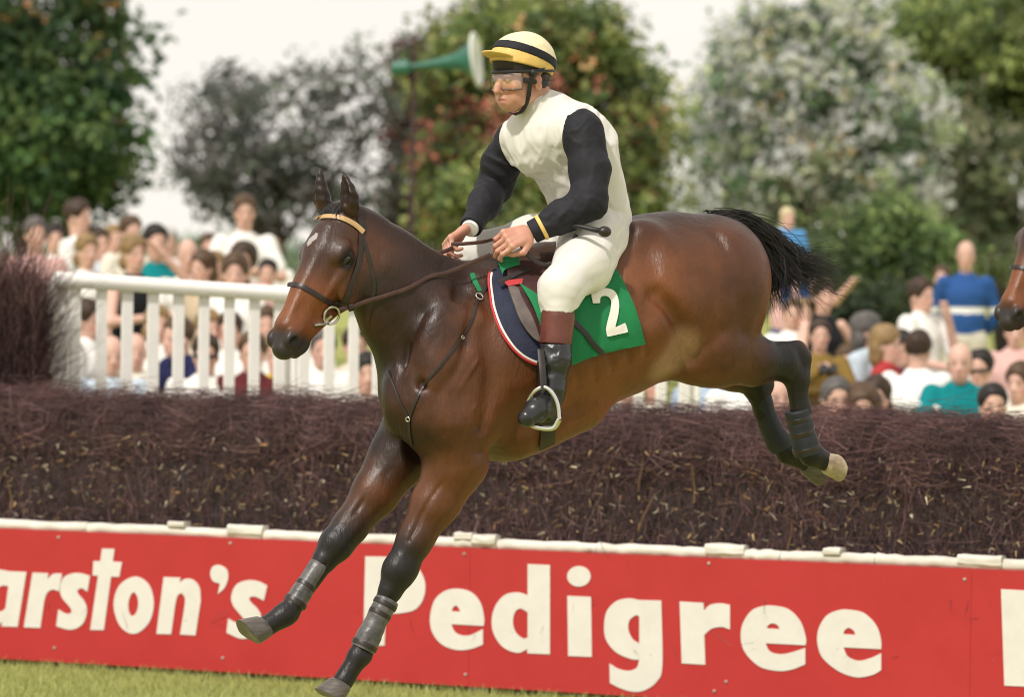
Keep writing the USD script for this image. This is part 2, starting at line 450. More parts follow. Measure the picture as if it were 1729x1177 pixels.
# ------------------------------------------------------------------ the birch fence
def twigs(p, d, L, r, bend, col, seg=3):
    """thin three-sided twigs, all at once: start points, directions, lengths, radii, sideways bends, colours"""
    n = len(p)
    d = d / np.linalg.norm(d, axis=1, keepdims=True)
    ref = np.where(np.abs(d[:, 2:]) < .9, [[0, 0, 1.0]], [[1.0, 0, 0]])
    a = np.cross(d, ref); a /= np.linalg.norm(a, axis=1, keepdims=True); b = np.cross(d, a)
    rings = []
    for i in range(seg + 1):
        t = i / seg
        c = p + d * (L * t)[:, None] + bend * (L * t * t)[:, None]
        rr = r * (1 - .7 * t)
        for k in range(3):
            an = k * 2.0944
            rings.append(c + rr[:, None] * (math.cos(an) * a + math.sin(an) * b))
    v = np.stack(rings, 1).reshape(-1, 3)
    m = 3 * (seg + 1); base = (np.arange(n) * m)[:, None]
    f = []
    for i in range(seg):
        for k in range(3):
            q, w = i * 3 + k, i * 3 + (k + 1) % 3
            f += [[q, w, w + 3], [q, w + 3, q + 3]]
    f = (base[:, :, None] + np.array(f)[None]).reshape(-1, 3)
    return v, f, np.repeat(col, m, 0)
twig_mat = material('birch_twig', (1, 1, 1), 0.75, var=0.2, scale=30, attr=True, spec=0.25)
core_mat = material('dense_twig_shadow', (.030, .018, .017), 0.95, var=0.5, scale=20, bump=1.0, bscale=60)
TWIG = np.array([[.125, .062, .066], [.066, .034, .036], [.190, .108, .104], [.042, .024, .026], [.105, .054, .044]])
PROF = np.array([(-.07, .20), (-.10, .55), (-.15, .95), (-.19, 1.20), (-.25, 1.325), (-.40, 1.36), (-.62, 1.36), (-.80, 1.28), (-.88, 1.0), (-.92, .1)])
pl = np.concatenate([[0], np.cumsum(np.linalg.norm(np.diff(PROF, axis=0), axis=1))])
E0, E1 = -1.1, 7.4
def prof_at(s):
    return np.stack([np.interp(s, pl, PROF[:, i]) for i in (0, 1)], -1)
fence = Thing('brush_fence', 'long dark birch brush steeplechase fence behind the red board', 'fence')
es = np.linspace(E0, E1, 90)
cs_ = np.linspace(0, pl[-1], 26)
cp = prof_at(cs_)
cen = np.array([-.48, .75])
cp = cen + (cp - cen) * .93
grid = np.stack([fz(np.full(len(cp), e), cp[:, 0], cp[:, 1]) for e in es])
grid += (.035 * (meshkit.fbm(grid * 6, 3, 2) - .5))[..., None] * np.array([FN[0], FN[1], .6])
ci = np.arange(grid.shape[0] * grid.shape[1]).reshape(grid.shape[:2])
cq = np.stack([ci[:-1, :-1], ci[1:, :-1], ci[1:, 1:], ci[:-1, 1:]], -1).reshape(-1, 4)
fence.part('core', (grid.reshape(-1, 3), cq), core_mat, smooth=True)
r = np.random.default_rng(21)
def surf_twigs(n, s0, s1, seed, horiz, lmin, lmax, out, upright=0.0):
    r = np.random.default_rng(seed)
    s = r.uniform(s0, s1, n); e = r.uniform(E0, E1, n)
    pr = prof_at(s); tg = prof_at(s + .02) - prof_at(s - .02); tg /= np.linalg.norm(tg, axis=1, keepdims=True)
    nn = np.stack([tg[:, 1], -tg[:, 0]], -1)
    nn[nn[:, 0] * (pr[:, 0] + .48) + nn[:, 1] * (pr[:, 1] - .75) < 0] *= -1
    clump = meshkit.fbm(np.stack([e * 3.2, s * 4, 0 * e], -1), 3, 4) - .5
    dep = .07 * clump + .035 * r.normal(size=n) - .02
    p = fz(e, pr[:, 0] + nn[:, 0] * dep, pr[:, 1] + nn[:, 1] * dep)
    N3 = nn[:, :1] * FN + nn[:, 1:] * np.array([0, 0, 1.0]); T3 = tg[:, :1] * FN + tg[:, 1:] * np.array([0, 0, 1.0])
    ang = r.normal(size=n) * horiz + np.where(r.random(n) < .5, 0, np.pi) + np.where(r.random(n) < upright, np.pi / 2, 0)
    d = np.cos(ang)[:, None] * FE + np.sin(ang)[:, None] * T3 + (out * r.normal(size=n) + .08)[:, None] * N3
    L = r.uniform(lmin, lmax, n)
    c = TWIG[r.integers(0, len(TWIG), n)] * (.7 + .6 * r.random((n, 1))) * (1 + .9 * clump[:, None])
    c = c * (.45 + 1.1 * meshkit.fbm(np.stack([e * 13, s * 2.2, 0 * e], -1), 2, seed + 8))[:, None]
    c = np.clip(c, .010, .4)
    p = p - d / np.linalg.norm(d, axis=1, keepdims=True) * (L * .5)[:, None]
    return twigs(p, d, L, r.uniform(.0008, .0022, n), r.normal(size=(n, 3)) * .14, c)
sets = [surf_twigs(40000, .05, 1.10, 1, .42, .05, .15, .22, .78), surf_twigs(32000, .85, 1.70, 2, .35, .06, .22, .07, .08), surf_twigs(7000, 1.7, 2.6, 3, .8, .1, .3, .2)]
vv = np.vstack([s[0] for s in sets]); k = np.cumsum([0] + [len(s[0]) for s in sets]); ff_ = np.vstack([s[1] + q for s, q in zip(sets, k)]); cc_ = np.vstack([s[2] for s in sets])
fence.part('birch_twigs', (vv, ff_), twig_mat, color=cc_, smooth=None, kind='stuff')
# cut ends facing out, and a few stouter sticks
n = 4200
s = r.uniform(.05, 1.0, n) ; e = r.uniform(E0, E1, n); pr = prof_at(s)
p = fz(e, pr[:, 0] + .045 + .02 * r.random(n), pr[:, 1])
d = FN + r.normal(size=(n, 3)) * .45
tip = np.array([[.34, .24, .12], [.26, .15, .07], [.42, .36, .26]])[r.integers(0, 3, n)] * (.5 + 1.3 * r.random((n, 1)) ** 2)
a_ = twigs(p - d * .02, d, np.full(n, .035), r.uniform(.0020, .0044, n) * (1 + 1.2 * (r.random(n) < .12)), r.normal(size=(n, 3)) * .1, tip, 1)
# closed tips
b0 = np.arange(n) * 6
fence.part('cut_ends', (a_[0], np.vstack([a_[1], np.stack([b0 + 3, b0 + 4, b0 + 5], -1)])), twig_mat, color=a_[2], smooth=None, kind='stuff')
for i in range(34):
    e, s_ = r.uniform(E0, E1), r.uniform(.1, .95)
    pr = prof_at(np.array([s_]))[0]
    L = r.uniform(.06, .20); dz = unit(np.array([0, 0, 1.0]) + FE * r.normal() * .30)
    c0 = fz(np.array(e), np.array(pr[0] + .052), np.array(pr[1]))
    pts = c0 + dz * np.linspace(-L / 2, L / 2, 4)[:, None] + FN * .01 * r.normal(size=(4, 1))
    v_, f_ = tube(pts, np.linspace(.0065, .0035, 4) * r.uniform(.6, 1.2), 5)
    fence.part('stick', (v_, f_), twig_mat, color=np.tile(np.array([.20, .115, .065]) * r.uniform(.5, 1.2), (len(v_), 1)), smooth=True)
fence.done()
# the tall wing of brush at the left edge
wing = Thing('brush_wing', 'tall upright bundle of dark purple brown brush at the left edge', 'brush wing')
n = 16000
wb = at(12, 560, 22.6); wb[2] = 0
off = np.stack([r.uniform(-.75, .20, n), r.uniform(-.20, .25, n), 0 * np.ones(n)], -1)
base = wb + off
topz = 2.17 - .26 * np.clip((off[:, 0] + .02) / .22, 0, 1) ** 2 + .03 * r.normal(size=n)
z0 = r.uniform(0, 1, n) ** .8 * 1.9
L = np.clip(topz - z0, .05, .34) * r.uniform(.6, 1.0, n)
p = base + np.stack([0 * z0, 0 * z0, z0], -1)
d = np.stack([.30 * r.normal(size=n) + .20 * np.clip(off[:, 0] + .10, 0, 1), .30 * r.normal(size=n), np.ones(n)], -1)
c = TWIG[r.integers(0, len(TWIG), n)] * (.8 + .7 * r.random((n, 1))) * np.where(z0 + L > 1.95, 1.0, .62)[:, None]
a_ = twigs(p, d, L, r.uniform(.0016, .0036, n), r.normal(size=(n, 3)) * .45, c)
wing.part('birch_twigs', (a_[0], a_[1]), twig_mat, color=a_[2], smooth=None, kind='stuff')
m = trimesh.creation.box((.78, .30, 1.9)); m = m.subdivide().subdivide().subdivide(); vv = np.asarray(m.vertices)
vv = vv * (1 + .10 * (meshkit.fbm(vv * 5, 3, 3)[:, None] - .5)) + wb + np.array([-.30, .02, .95])
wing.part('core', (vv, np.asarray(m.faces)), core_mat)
wing.done()
# ------------------------------------------------------------------ the red board
red = material('red_board_paint', (.40, .022, .022), 0.5, var=0.04, scale=3.5, spec=0.45, bump=0.05, bscale=20, rvar=.06, detail=6)
letter_mat = material('cream_lettering', (.63, .60, .55), 0.5, var=0.04, scale=12)
white_wood = material('flaking_white_paint', (.70, .66, .59), 0.8, color2=(.50, .46, .40), scale=14, stretch=(.5, .5, 1.5), bump=0.4, bscale=40, bdist=.004)
grey_wood = material('grubby_pale_wood', (.34, .29, .25), 0.85, var=0.3, scale=10)
dark_wood = material('dark_rail_wood', (.035, .028, .024), 0.9, var=0.4)
BO = np.array([FA[0], FA[1], 0])
def bp_(x, y, n=0.0):
    q = on_plane(x, y, BO + FN * n, FN); return q
def e_of(p):
    return (p - BO) @ FE
board = Thing('advertising_board', 'long red board with big cream lettering along the foot of the fence', 'advertising board')
zt = lambda x: bp_(x, 893 + .0416 * x)[2]
zb = lambda x: bp_(x, 1113 + .0595 * x)[2]
seams = [-420, 793, 1640, 2600]
for a, b in zip(seams[:-1], seams[1:]):
    pa, pb_ = e_of(bp_(a, 1000)) + .0006, e_of(bp_(b, 1000)) - .0006
    H = [(pa, zb(a)), (pb_, zb(b)), (pb_, zt(b)), (pa, zt(a))]
    v = np.array([fz(np.array(e), np.array(n), np.array(z)) for n in (0.0, -.018) for e, z in H])
    f = np.array([(0, 1, 2), (0, 2, 3), (6, 5, 4), (7, 6, 4), (1, 0, 4), (1, 4, 5), (2, 1, 5), (2, 5, 6), (3, 2, 6), (3, 6, 7), (0, 3, 7), (0, 7, 4)])
    board.part('panel', (v, f), red, smooth=False)
cA = lambda q: [(a[0] / 2.7016, 860 + a[1] / 2.7016, *a[2:]) for a in q]
cB = lambda q: [(600 + a[0] / 2.8817, 880 + a[1] / 2.8817, *a[2:]) for a in q]
cC = lambda q: [(1130 + a[0] / 2.886, 880 + a[1] / 2.886, *a[2:]) for a in q]
LET = [
 (cA, [(122, 287, 1), (82, 538, 1), (8, 536, 1), (12, 515, 1), (-40, 545), (-85, 500), (-80, 400), (-50, 310), (-10, 278), (45, 284, 1)], [(40, 352, 1), (26, 455, 1), (0, 468), (-22, 440), (-10, 370), (12, 350)]),
 (cA, [(150, 290, 1), (222, 293, 1), (218, 320, 1), (245, 296), (285, 294, 1), (270, 375, 1), (240, 368), (215, 385), (203, 420, 1), (185, 543, 1), (110, 540, 1)], None),
 (cA, [(412, 305, 1), (400, 378, 1), (375, 362), (355, 372), (360, 390), (385, 420), (398, 460), (385, 515), (350, 545), (310, 550), (258, 535, 1), (268, 458, 1), (295, 475), (318, 478), (328, 465), (318, 445), (285, 405), (275, 365), (290, 315), (330, 294), (370, 293)], None),
 (cA, [(467, 180, 1), (524, 182, 1), (516, 240, 1), (558, 242, 1), (545, 310, 1), (508, 308, 1), (475, 553, 1), (413, 552, 1), (449, 305, 1), (424, 302, 1), (428, 237, 1), (459, 238, 1)], None),
 (cA, [(617, 308), (680, 345), (703, 430), (680, 520), (615, 570), (550, 535), (520, 440), (545, 350)], [(612, 380), (628, 400), (632, 440), (622, 475), (603, 488), (590, 470), (587, 430), (597, 395)]),
 (cA, [(748, 310, 1), (825, 313, 1), (820, 335, 1), (850, 318), (885, 325), (912, 360), (917, 420, 1), (893, 577, 1), (823, 573, 1), (845, 430), (840, 395), (825, 385), (810, 400), (800, 440, 1), (782, 572, 1), (715, 570, 1)], None),
 (cA, [(1000, 255), (1035, 275), (1042, 315), (1025, 360), (995, 388, 1), (1005, 340, 1), (975, 330), (961, 300), (970, 265)], None),
 (cA, [(1220, 350, 1), (1205, 418, 1), (1165, 400), (1140, 405), (1145, 425), (1175, 455), (1192, 490), (1185, 540), (1150, 580), (1100, 592), (1035, 565, 1), (1042, 500, 1), (1080, 520), (1110, 525), (1118, 510), (1100, 485), (1065, 440), (1057, 395), (1080, 345), (1130, 325), (1180, 330)], None),
 (cB, [(50, 173, 1), (180, 178), (290, 215), (338, 290), (335, 370), (295, 430), (220, 450), (150, 450, 1), (143, 608, 1), (40, 605, 1)], [(152, 255, 1), (185, 260), (212, 300), (200, 355), (150, 370, 1)]),
 (cB, [(490, 330), (560, 345), (608, 395), (628, 470), (626, 512, 1), (468, 503, 1), (485, 540), (520, 558), (565, 555), (622, 527, 1), (622, 603, 1), (560, 625), (490, 628), (420, 600), (375, 540), (365, 470), (385, 390), (430, 345)], [(490, 412), (505, 425), (512, 443, 1), (470, 440, 1), (475, 425)]),
 (cB, [(840, 210, 1), (948, 215, 1), (948, 650, 1), (838, 645, 1), (838, 625, 1), (790, 643), (720, 615), (675, 550), (665, 480), (685, 410), (730, 360), (790, 348), (840, 362, 1)], [(805, 427), (840, 445, 1), (840, 568, 1), (815, 572), (780, 540), (768, 490), (778, 445)]),
 (cB, [(1033, 365, 1), (1148, 370, 1), (1152, 663, 1), (1037, 658, 1)], None),
 (cB, [(1089 + 57 * math.cos(t), 270 + 50 * math.sin(t)) for t in np.linspace(0, 6.283, 13)[:-1]], None),
 (cB, [(1490, 388, 1), (1495, 700), (1470, 780), (1410, 825), (1350, 832), (1290, 815), (1240, 790, 1), (1238, 695, 1), (1280, 720), (1330, 730), (1370, 715), (1383, 677, 1), (1340, 672), (1270, 640), (1222, 580), (1212, 510), (1225, 440), (1270, 392), (1330, 377), (1380, 385, 1)], [(1365, 460), (1383, 465, 1), (1383, 598, 1), (1350, 575), (1330, 530), (1335, 485)]),
 (cC, [(52, 393, 1), (168, 400, 1), (170, 438, 1), (200, 410), (250, 402), (297, 410, 1), (297, 530, 1), (260, 518), (210, 525), (172, 556, 1), (177, 702, 1), (62, 695, 1)], None),
 (cC, [(500, 413), (580, 430), (640, 490), (667, 570), (666, 607, 1), (470, 597, 1), (490, 635), (535, 650), (590, 643), (664, 620, 1), (664, 700, 1), (600, 725), (530, 732), (440, 710), (370, 640), (350, 570), (360, 500), (400, 440), (450, 417)], [(508, 500), (530, 510), (540, 528, 1), (474, 524, 1), (488, 505)]),
 (cC, [(875, 433), (950, 450), (1010, 510), (1033, 580), (1034, 626, 1), (850, 617, 1), (870, 660), (920, 682), (980, 670), (1034, 645, 1), (1034, 728, 1), (990, 752), (915, 763), (830, 735), (750, 670), (724, 600), (728, 530), (765, 465), (820, 437)], [(875, 522), (900, 535), (908, 556, 1), (850, 552, 1), (855, 535)]),
 (cC, [(1618, 333, 1), (1758, 340, 1), (1774, 810, 1), (1634, 804, 1)], None)]
for cr, out, hole in LET:
    P_ = Polygon(outline(cr(out)), [outline(cr(hole))] if hole else None).buffer(0)
    E_ = affinity.affine_transform(P_, [1, 0, 0, -1, 0, 0])
    board.part('letter', prism(E_, lambda x, y: bp_(x, -y), FN, .004), letter_mat, smooth=False)
for x, y in ((99, 908), (389, 918), (784, 936), (1197, 952), (1629, 979), (92, 1095), (376, 1112), (786, 1140), (1206, 1168), (1226, 1152)):
    p = bp_(x, y)
    v, f = blob((0, 0, 0), .0085, 1)
    board.part('screw', (v * 1.0 @ np.eye(3) * (1, 1, 1) + p, f), grey_wood)
for x in (106, 394, 800, 1226, 1660):
    p = bp_(x, 1100); e = e_of(p)
    board.part('post', bar(fz(np.array(e), np.array(-.07), np.array(-.05)), fz(np.array(e), np.array(-.07), np.array(.66)), .10, .09, FN), grey_wood, smooth=30)
board.done()
rail = Thing('guard_rail', 'flaking white wooden capping rail along the top of the red board', 'rail')
rr_ = np.random.default_rng(4)
jx = [-420, -120, 150, 446, 700, 842, 1010, 1196, 1320, 1480, 1695, 2000, 2600]
for a, b in zip(jx[:-1], jx[1:]):
    pa, pb_ = bp_(a, 886 + .0405 * a, -.035), bp_(b, 886 + .0405 * b, -.035)
    d = unit(pb_ - pa); nseg = 14
    pts = np.linspace(pa + d * .002, pb_ - d * .002, nseg) + np.array([0, 0, 1.0]) * rr_.normal(size=(nseg, 1)) * .0022
    v, f = tube(pts, .027 * (1 + .05 * rr_.normal(size=nseg)), 10)
    board_l = rail.part('rail_length', (v, f), white_wood, smooth=50)
for x0, x1, dy, hh, in ((289, 315, -12, .035), (389, 448, -7, .055), (770, 800, -12, .040), (801, 841, -7, .055), (1196, 1259, -7, .058), (1395, 1423, -12, .040), (1622, 1695, -7, .058)):
    pa, pb_ = bp_(x0, 886 + .0405 * x0 + dy, -.036), bp_(x1, 886 + .0405 * x1 + dy, -.036)
    v, f = bar(pa, pb_, .075, hh * .85, (0, 0, 1.0), .2)
    m = trimesh.Trimesh(v, f, process=False).subdivide().subdivide()
    v = np.asarray(m.vertices); v = v + .022 * (np.stack([meshkit.fbm(v * 16 + o, 3, 5) for o in (0, 7, 13)], -1) - .5)
    rail.part('cap_block', (v, np.asarray(m.faces)), white_wood, smooth=40)
rail.done()

# ------------------------------------------------------------------ the white wing railing behind the fence
gloss_white = material('white_rail_paint', (.78, .75, .72), 0.45, var=0.04, scale=10)
RA, RB = at(92, 471, 22.9), at(1178, 543, 24.6)
railing = Thing('wing_railing', 'white railing with upright slats behind the fence, left half of the picture', 'railing')
railing.part('top_rail', tube(np.linspace(RA, RB, 12), .043, 16), gloss_white)
nsl = 27
for i in range(nsl):
    x = 84 + 41.2 * i
    t = (x - 92) / (1178 - 92)
    p = RA + (RB - RA) * t
    g = terrain(p[0], p[1])
    w = .062 * (1 + .05 * math.sin(i * 5.1)); ln = .006 * math.sin(i * 3.7)
    railing.part('slat', bar(np.array([p[0] + ln, p[1] + .012, g - .05]), np.array([p[0], p[1] + .012, p[2] - .015]), w, .022, unit(np.cross(RB - RA, (0, 0, 1.0)))), gloss_white, smooth=30)
for i in (0, 9, 18, 26):
    p = RA + (RB - RA) * ((84 + 41.2 * i + 18 - 92) / 1086)
    railing.part('post', bar(np.array([p[0], p[1] + .075, -.05]), np.array([p[0], p[1] + .075, p[2] - .02]), .075, .075, (0, 1, 0)), gloss_white, smooth=30)
railing.done()
# ------------------------------------------------------------------ trees
bark = material('grey_brown_bark', (.055, .042, .034), 0.9, var=0.4, scale=9, bump=0.6, bscale=25, stretch=(1, 1, .3))
leaf_mat = material('leaves', (1, 1, 1), 0.5, var=0.12, scale=3, attr=True, trans=0.5, spec=0.35)
blossom_mat = material('blossom', (1, 1, 1), 0.7, var=0.1, scale=5, attr=True, trans=0.25, spec=0.2)
def leaf_cloud(lobes, n_clumps, per, clump_r, size, colors, seed, shellness=.6, flat=.35, droop=0.0, keep=None, lightness=.35, gap=.40):
    """leaves (bent quads) gathered in clumps through the crown's lobes; lobes: (centre, radii)"""
    r = np.random.default_rng(seed)
    vol = np.array([np.prod(l[1]) ** .7 for l in lobes]); w = r.choice(len(lobes), n_clumps, p=vol / vol.sum())
    u = r.normal(size=(n_clumps, 3)); u /= np.linalg.norm(u, axis=1, keepdims=True)
    rad = r.random(n_clumps) ** (1 / 3) * (1 - shellness) + shellness * r.uniform(.75, 1.06, n_clumps)
    C = np.array([l[0] for l in lobes])[w]; R = np.array([l[1] for l in lobes])[w]
    cc = C + u * R * rad[:, None]
    cc += .5 * clump_r * r.normal(size=cc.shape)
    big = meshkit.fbm(cc * (.9 / max(clump_r * 4, .5)) + seed * 3.1, 3, seed)
    k = big + .10 * r.normal(size=len(cc)) > gap
    cc, u, big = cc[k], u[k], big[k]
    m = len(cc)
    cs = clump_r * r.uniform(.5, 1.4, m)
    N = m * per
    idx = np.repeat(np.arange(m), per)
    off = r.normal(size=(N, 3)) * np.array([1, 1, .7]) * cs[idx][:, None] * .6
    p = cc[idx] + off
    nrm = r.normal(size=(N, 3)) + .5 * u[idx] + np.array([0, 0, .6])
    nrm /= np.linalg.norm(nrm, axis=1, keepdims=True)
    t = np.cross(nrm, r.normal(size=(N, 3))); t /= np.linalg.norm(t, axis=1, keepdims=True); t[:, 2] -= droop; b = np.cross(nrm, t)
    s = size * r.uniform(.6, 1.4, N)
    h, wd = (t * s[:, None]), (b * (s * .32)[:, None])
    mid = p + nrm * (s * .10)[:, None]
    v = np.stack([p - h * .5, mid - wd, p + h * .5, mid + wd], 1).reshape(-1, 3)
    base = (np.arange(N) * 4)[:, None]
    f = np.concatenate([base + [0, 1, 2], base + [0, 2, 3]], 1).reshape(-1, 3)
    col = np.asarray(colors, float)
    ci_ = r.integers(0, len(col), m)
    c = col[ci_] * 2.6 * (.70 + .75 * np.clip((big - .35) / .3, 0, 1))[:, None] * r.uniform(1 - lightness, 1 + lightness, (m, 1))
    c = c[idx] * r.uniform(.75, 1.25, (N, 1))
    return (v, f), np.repeat(np.clip(c, .003, .72), 4, 0), cc
def limb(a, b, r0, r1, seed, wob=.06, n=9, sides=9):
    r = np.random.default_rng(seed)
    p = np.linspace(a, b, n); L = np.linalg.norm(np.asarray(b) - a)
    p[1:-1] += r.normal(size=(n - 2, 3)) * wob * L * .35
    p[1:-1] = (p[:-2] + 2 * p[1:-1] + p[2:]) / 4
    return tube(p, np.linspace(r0, r1, n), sides)
def tree(name, label, trunk_px, D, lobes_px, colors, n_clumps, per, clump_r, size, seed, depth_k=.9, trunk_r=.14, fork=None, blossom=None, group=None, cat='tree', shellness=.6, keep=None, lightness=.35, limbs=9, gap=.40):
    t = Thing(name, label, cat, group)
    lobes = []
    for x, y, rx, ry in lobes_px:
        c = at(x, y, D); k = D / FPX
        c[1] += .35 * rx * k * math.sin(x * 1.7 + y)
        lobes.append((c, np.array([rx * k, rx * k * depth_k, ry * k])))
    if keep is not None:
        k_ = keep
    base = at(trunk_px[0], 500, D); base[2] = float(terrain(base[0], base[1])) - .05
    top = at(*(fork or (lobes_px[0][0], lobes_px[0][1])), D)
    t.part('trunk', limb(base, top, trunk_r, trunk_r * .55, seed, .05, 12, 12), bark, smooth=True)
    r = np.random.default_rng(seed + 50)
    br = []
    for i in range(limbs):
        l = lobes[i % len(lobes)]
        u = r.normal(size=3); u /= np.linalg.norm(u); u[2] = abs(u[2])
        e = l[0] + u * l[1] * .8
        s = base + (top - base) * r.uniform(.55, 1.0)
        t.part('limb', limb(s, e, trunk_r * .42, trunk_r * .08, seed + i, .10), bark, smooth=True)
        for j in range(4):
            q = s + (e - s) * r.uniform(.35, .9); g = q + r.normal(size=3) * l[1] * .4
            br.append(limb(q, g, trunk_r * .12, .008, seed + 9 * i + j, .12, 5, 4))
    t.part('branches', join(br), bark, smooth=True, kind='stuff')
    m, c, cc = leaf_cloud(lobes, n_clumps, per, clump_r, size, colors, seed, shellness, lightness=lightness, gap=gap)
    t.part('crown', m, leaf_mat, smooth=None, color=c, kind='stuff')
    if blossom:
        for bn_, bl, ncl, pr, crad, sz, bc_ in blossom:
            ll = []
            for x, y, rx, ry in bl:
                c0 = at(x, y, D); k = D / FPX
                ll.append((c0, np.array([rx * k, rx * k * depth_k, ry * k])))
            m, c, _ = leaf_cloud(ll, ncl, pr, crad, sz, bc_, seed + 77, .85, lightness=.25)
            t.part(bn_, m, blossom_mat, smooth=None, color=c, kind='stuff')
    t.done()
DG = [(.026, .050, .020), (.036, .066, .024), (.018, .036, .018), (.060, .085, .030)]
tree('chestnut_tree', 'dark green tree flecked with rusty orange at the left edge', (40, 400), 50, [(70, 110, 150, 190), (10, 240, 150, 140), (135, 250, 85, 110), (110, 330, 85, 50), (-60, 120, 150, 180), (150, 60, 60, 90)], DG, 1700, 18, .26, .13, 1, trunk_r=.20, limbs=10,
     blossom=[('rusty_flowers', [(90, 120, 140, 180), (20, 250, 140, 120), (140, 260, 80, 90)], 150, 9, .10, .07, [(.17, .085, .027), (.13, .06, .024), (.10, .085, .03)])])
tree('purple_plum_tree', 'thin dark purple grey tree with sky showing through behind the horse\'s ears', (472, 440), 54, [(470, 210, 150, 100), (400, 280, 110, 85), (560, 280, 110, 90), (610, 170, 75, 85), (370, 190, 70, 70), (500, 350, 140, 60), (340, 300, 45, 45), (660, 250, 50, 80)],
     [(.042, .044, .041), (.058, .055, .055), (.032, .038, .033), (.050, .060, .044), (.075, .070, .070)], 1000, 13, .17, .10, 2, trunk_r=.11, fork=(470, 300), limbs=14, shellness=.45, gap=.47)
tree('copper_tree', 'narrow dark reddish tree between the plum tree and the pink hawthorn', (700, 430), 56, [(700, 300, 42, 130), (694, 190, 34, 80), (708, 390, 50, 60), (690, 110, 22, 60)], [(.040, .018, .018), (.026, .022, .018), (.055, .022, .022), (.030, .034, .020)], 560, 16, .17, .10, 3, trunk_r=.09, limbs=6)
tree('pink_hawthorn', 'yellow green hawthorn with clusters of pink blossom behind the jockey', (900, 430), 48, [(880, 120, 170, 135), (990, 210, 140, 150), (780, 230, 85, 150), (900, 340, 190, 110), (1060, 320, 75, 110), (800, 90, 70, 80), (960, 70, 80, 70)],
     [(.080, .100, .030), (.108, .122, .040), (.042, .062, .022), (.030, .046, .020), (.13, .135, .055)], 2500, 17, .22, .11, 4, trunk_r=.14, limbs=12,
     blossom=[('pink_blossom', [(780, 250, 85, 120), (850, 210, 120, 110), (1050, 260, 60, 100), (930, 330, 150, 90)], 480, 22, .16, .075, [(.20, .060, .050), (.24, .095, .075), (.17, .050, .046), (.24, .11, .07)]), ('coral_blossom', [(900, 130, 150, 110), (1010, 200, 100, 110)], 60, 14, .11, .07, [(.26, .12, .06), (.25, .09, .07)])])
tree('whitebeam_tree', 'rounded silvery white leaved tree behind the horse\'s rump', (1352, 400), 53, [(1375, 165, 170, 165), (1270, 230, 120, 120), (1480, 220, 115, 130), (1370, 280, 170, 100), (1240, 330, 75, 80), (1500, 320, 75, 75), (1420, 70, 110, 80), (1300, 90, 90, 90)],
     [(.47, .50, .32), (.52, .54, .37), (.42, .46, .29), (.20, .23, .13), (.035, .058, .028), (.05, .08, .04)], 3300, 14, .20, .115, 5, trunk_r=.20, fork=(1352, 260), limbs=12, lightness=.2,
     blossom=[('cream_flowers', [(1370, 180, 170, 150), (1400, 270, 150, 90)], 130, 9, .10, .06, [(.25, .20, .11), (.2, .14, .07)])])
tree('green_tree', 'tall fresh green tree in the upper right corner', (1700, 460), 62, [(1640, 70, 130, 85), (1720, 150, 100, 110), (1560, 40, 60, 50), (1790, 60, 120, 120), (1660, 170, 75, 60)], [(.085, .105, .034), (.060, .082, .028), (.034, .052, .022), (.11, .125, .045)], 1100, 18, .30, .15, 6, trunk_r=.17, limbs=9)
tree('willow_tree', 'loose olive grey tree with sky showing through at the right edge', (1640, 470), 60, [(1690, 300, 100, 90), (1610, 290, 70, 90), (1590, 400, 90, 70), (1700, 420, 90, 60), (1640, 210, 60, 60)], [(.050, .065, .030), (.075, .085, .045), (.032, .045, .022), (.10, .095, .06)], 620, 15, .26, .13, 7, trunk_r=.12, limbs=12, shellness=.4, gap=.45)
tree('green_shrub', 'bright green leafy shrub between the silvery tree and the man in blue', (1460, 470), 46, [(1450, 420, 85, 75), (1530, 440, 70, 70), (1400, 470, 70, 60), (1490, 380, 55, 45), (1570, 470, 50, 55)], [(.066, .098, .034), (.046, .070, .026), (.026, .042, .020), (.09, .115, .045)], 900, 16, .17, .09, 8, trunk_r=.06, limbs=7, cat='shrub')
tree('dark_shrub', 'dark shady shrub low behind the woman in the black vest', (1440, 540), 44, [(1430, 530, 95, 45), (1520, 530, 80, 45), (1350, 500, 70, 60)], [(.020, .030, .014), (.014, .020, .012), (.030, .040, .018)], 420, 15, .16, .09, 9, trunk_r=.05, limbs=5, cat='shrub')
tree('far_hedge', 'pale grey green hedge far behind the standing spectators at left', (600, 440), 74, [(x, 445, 75, 38) for x in (-40, 80, 200, 320, 440, 560, 680, 800)], [(.085, .11, .075), (.065, .09, .06), (.11, .13, .09)], 900, 12, .24, .13, 10, trunk_r=.05, limbs=8, cat='hedge')
tree('far_copse', 'soft grey green trees far off beyond the right hand shrubs', (1600, 470), 95, [(x, 440 + 10 * math.sin(x), 80, 60) for x in (1120, 1230, 1620, 1740, 1850)], [(.075, .10, .07), (.06, .085, .06)], 700, 12, .32, .17, 11, trunk_r=.08, limbs=6, cat='trees')
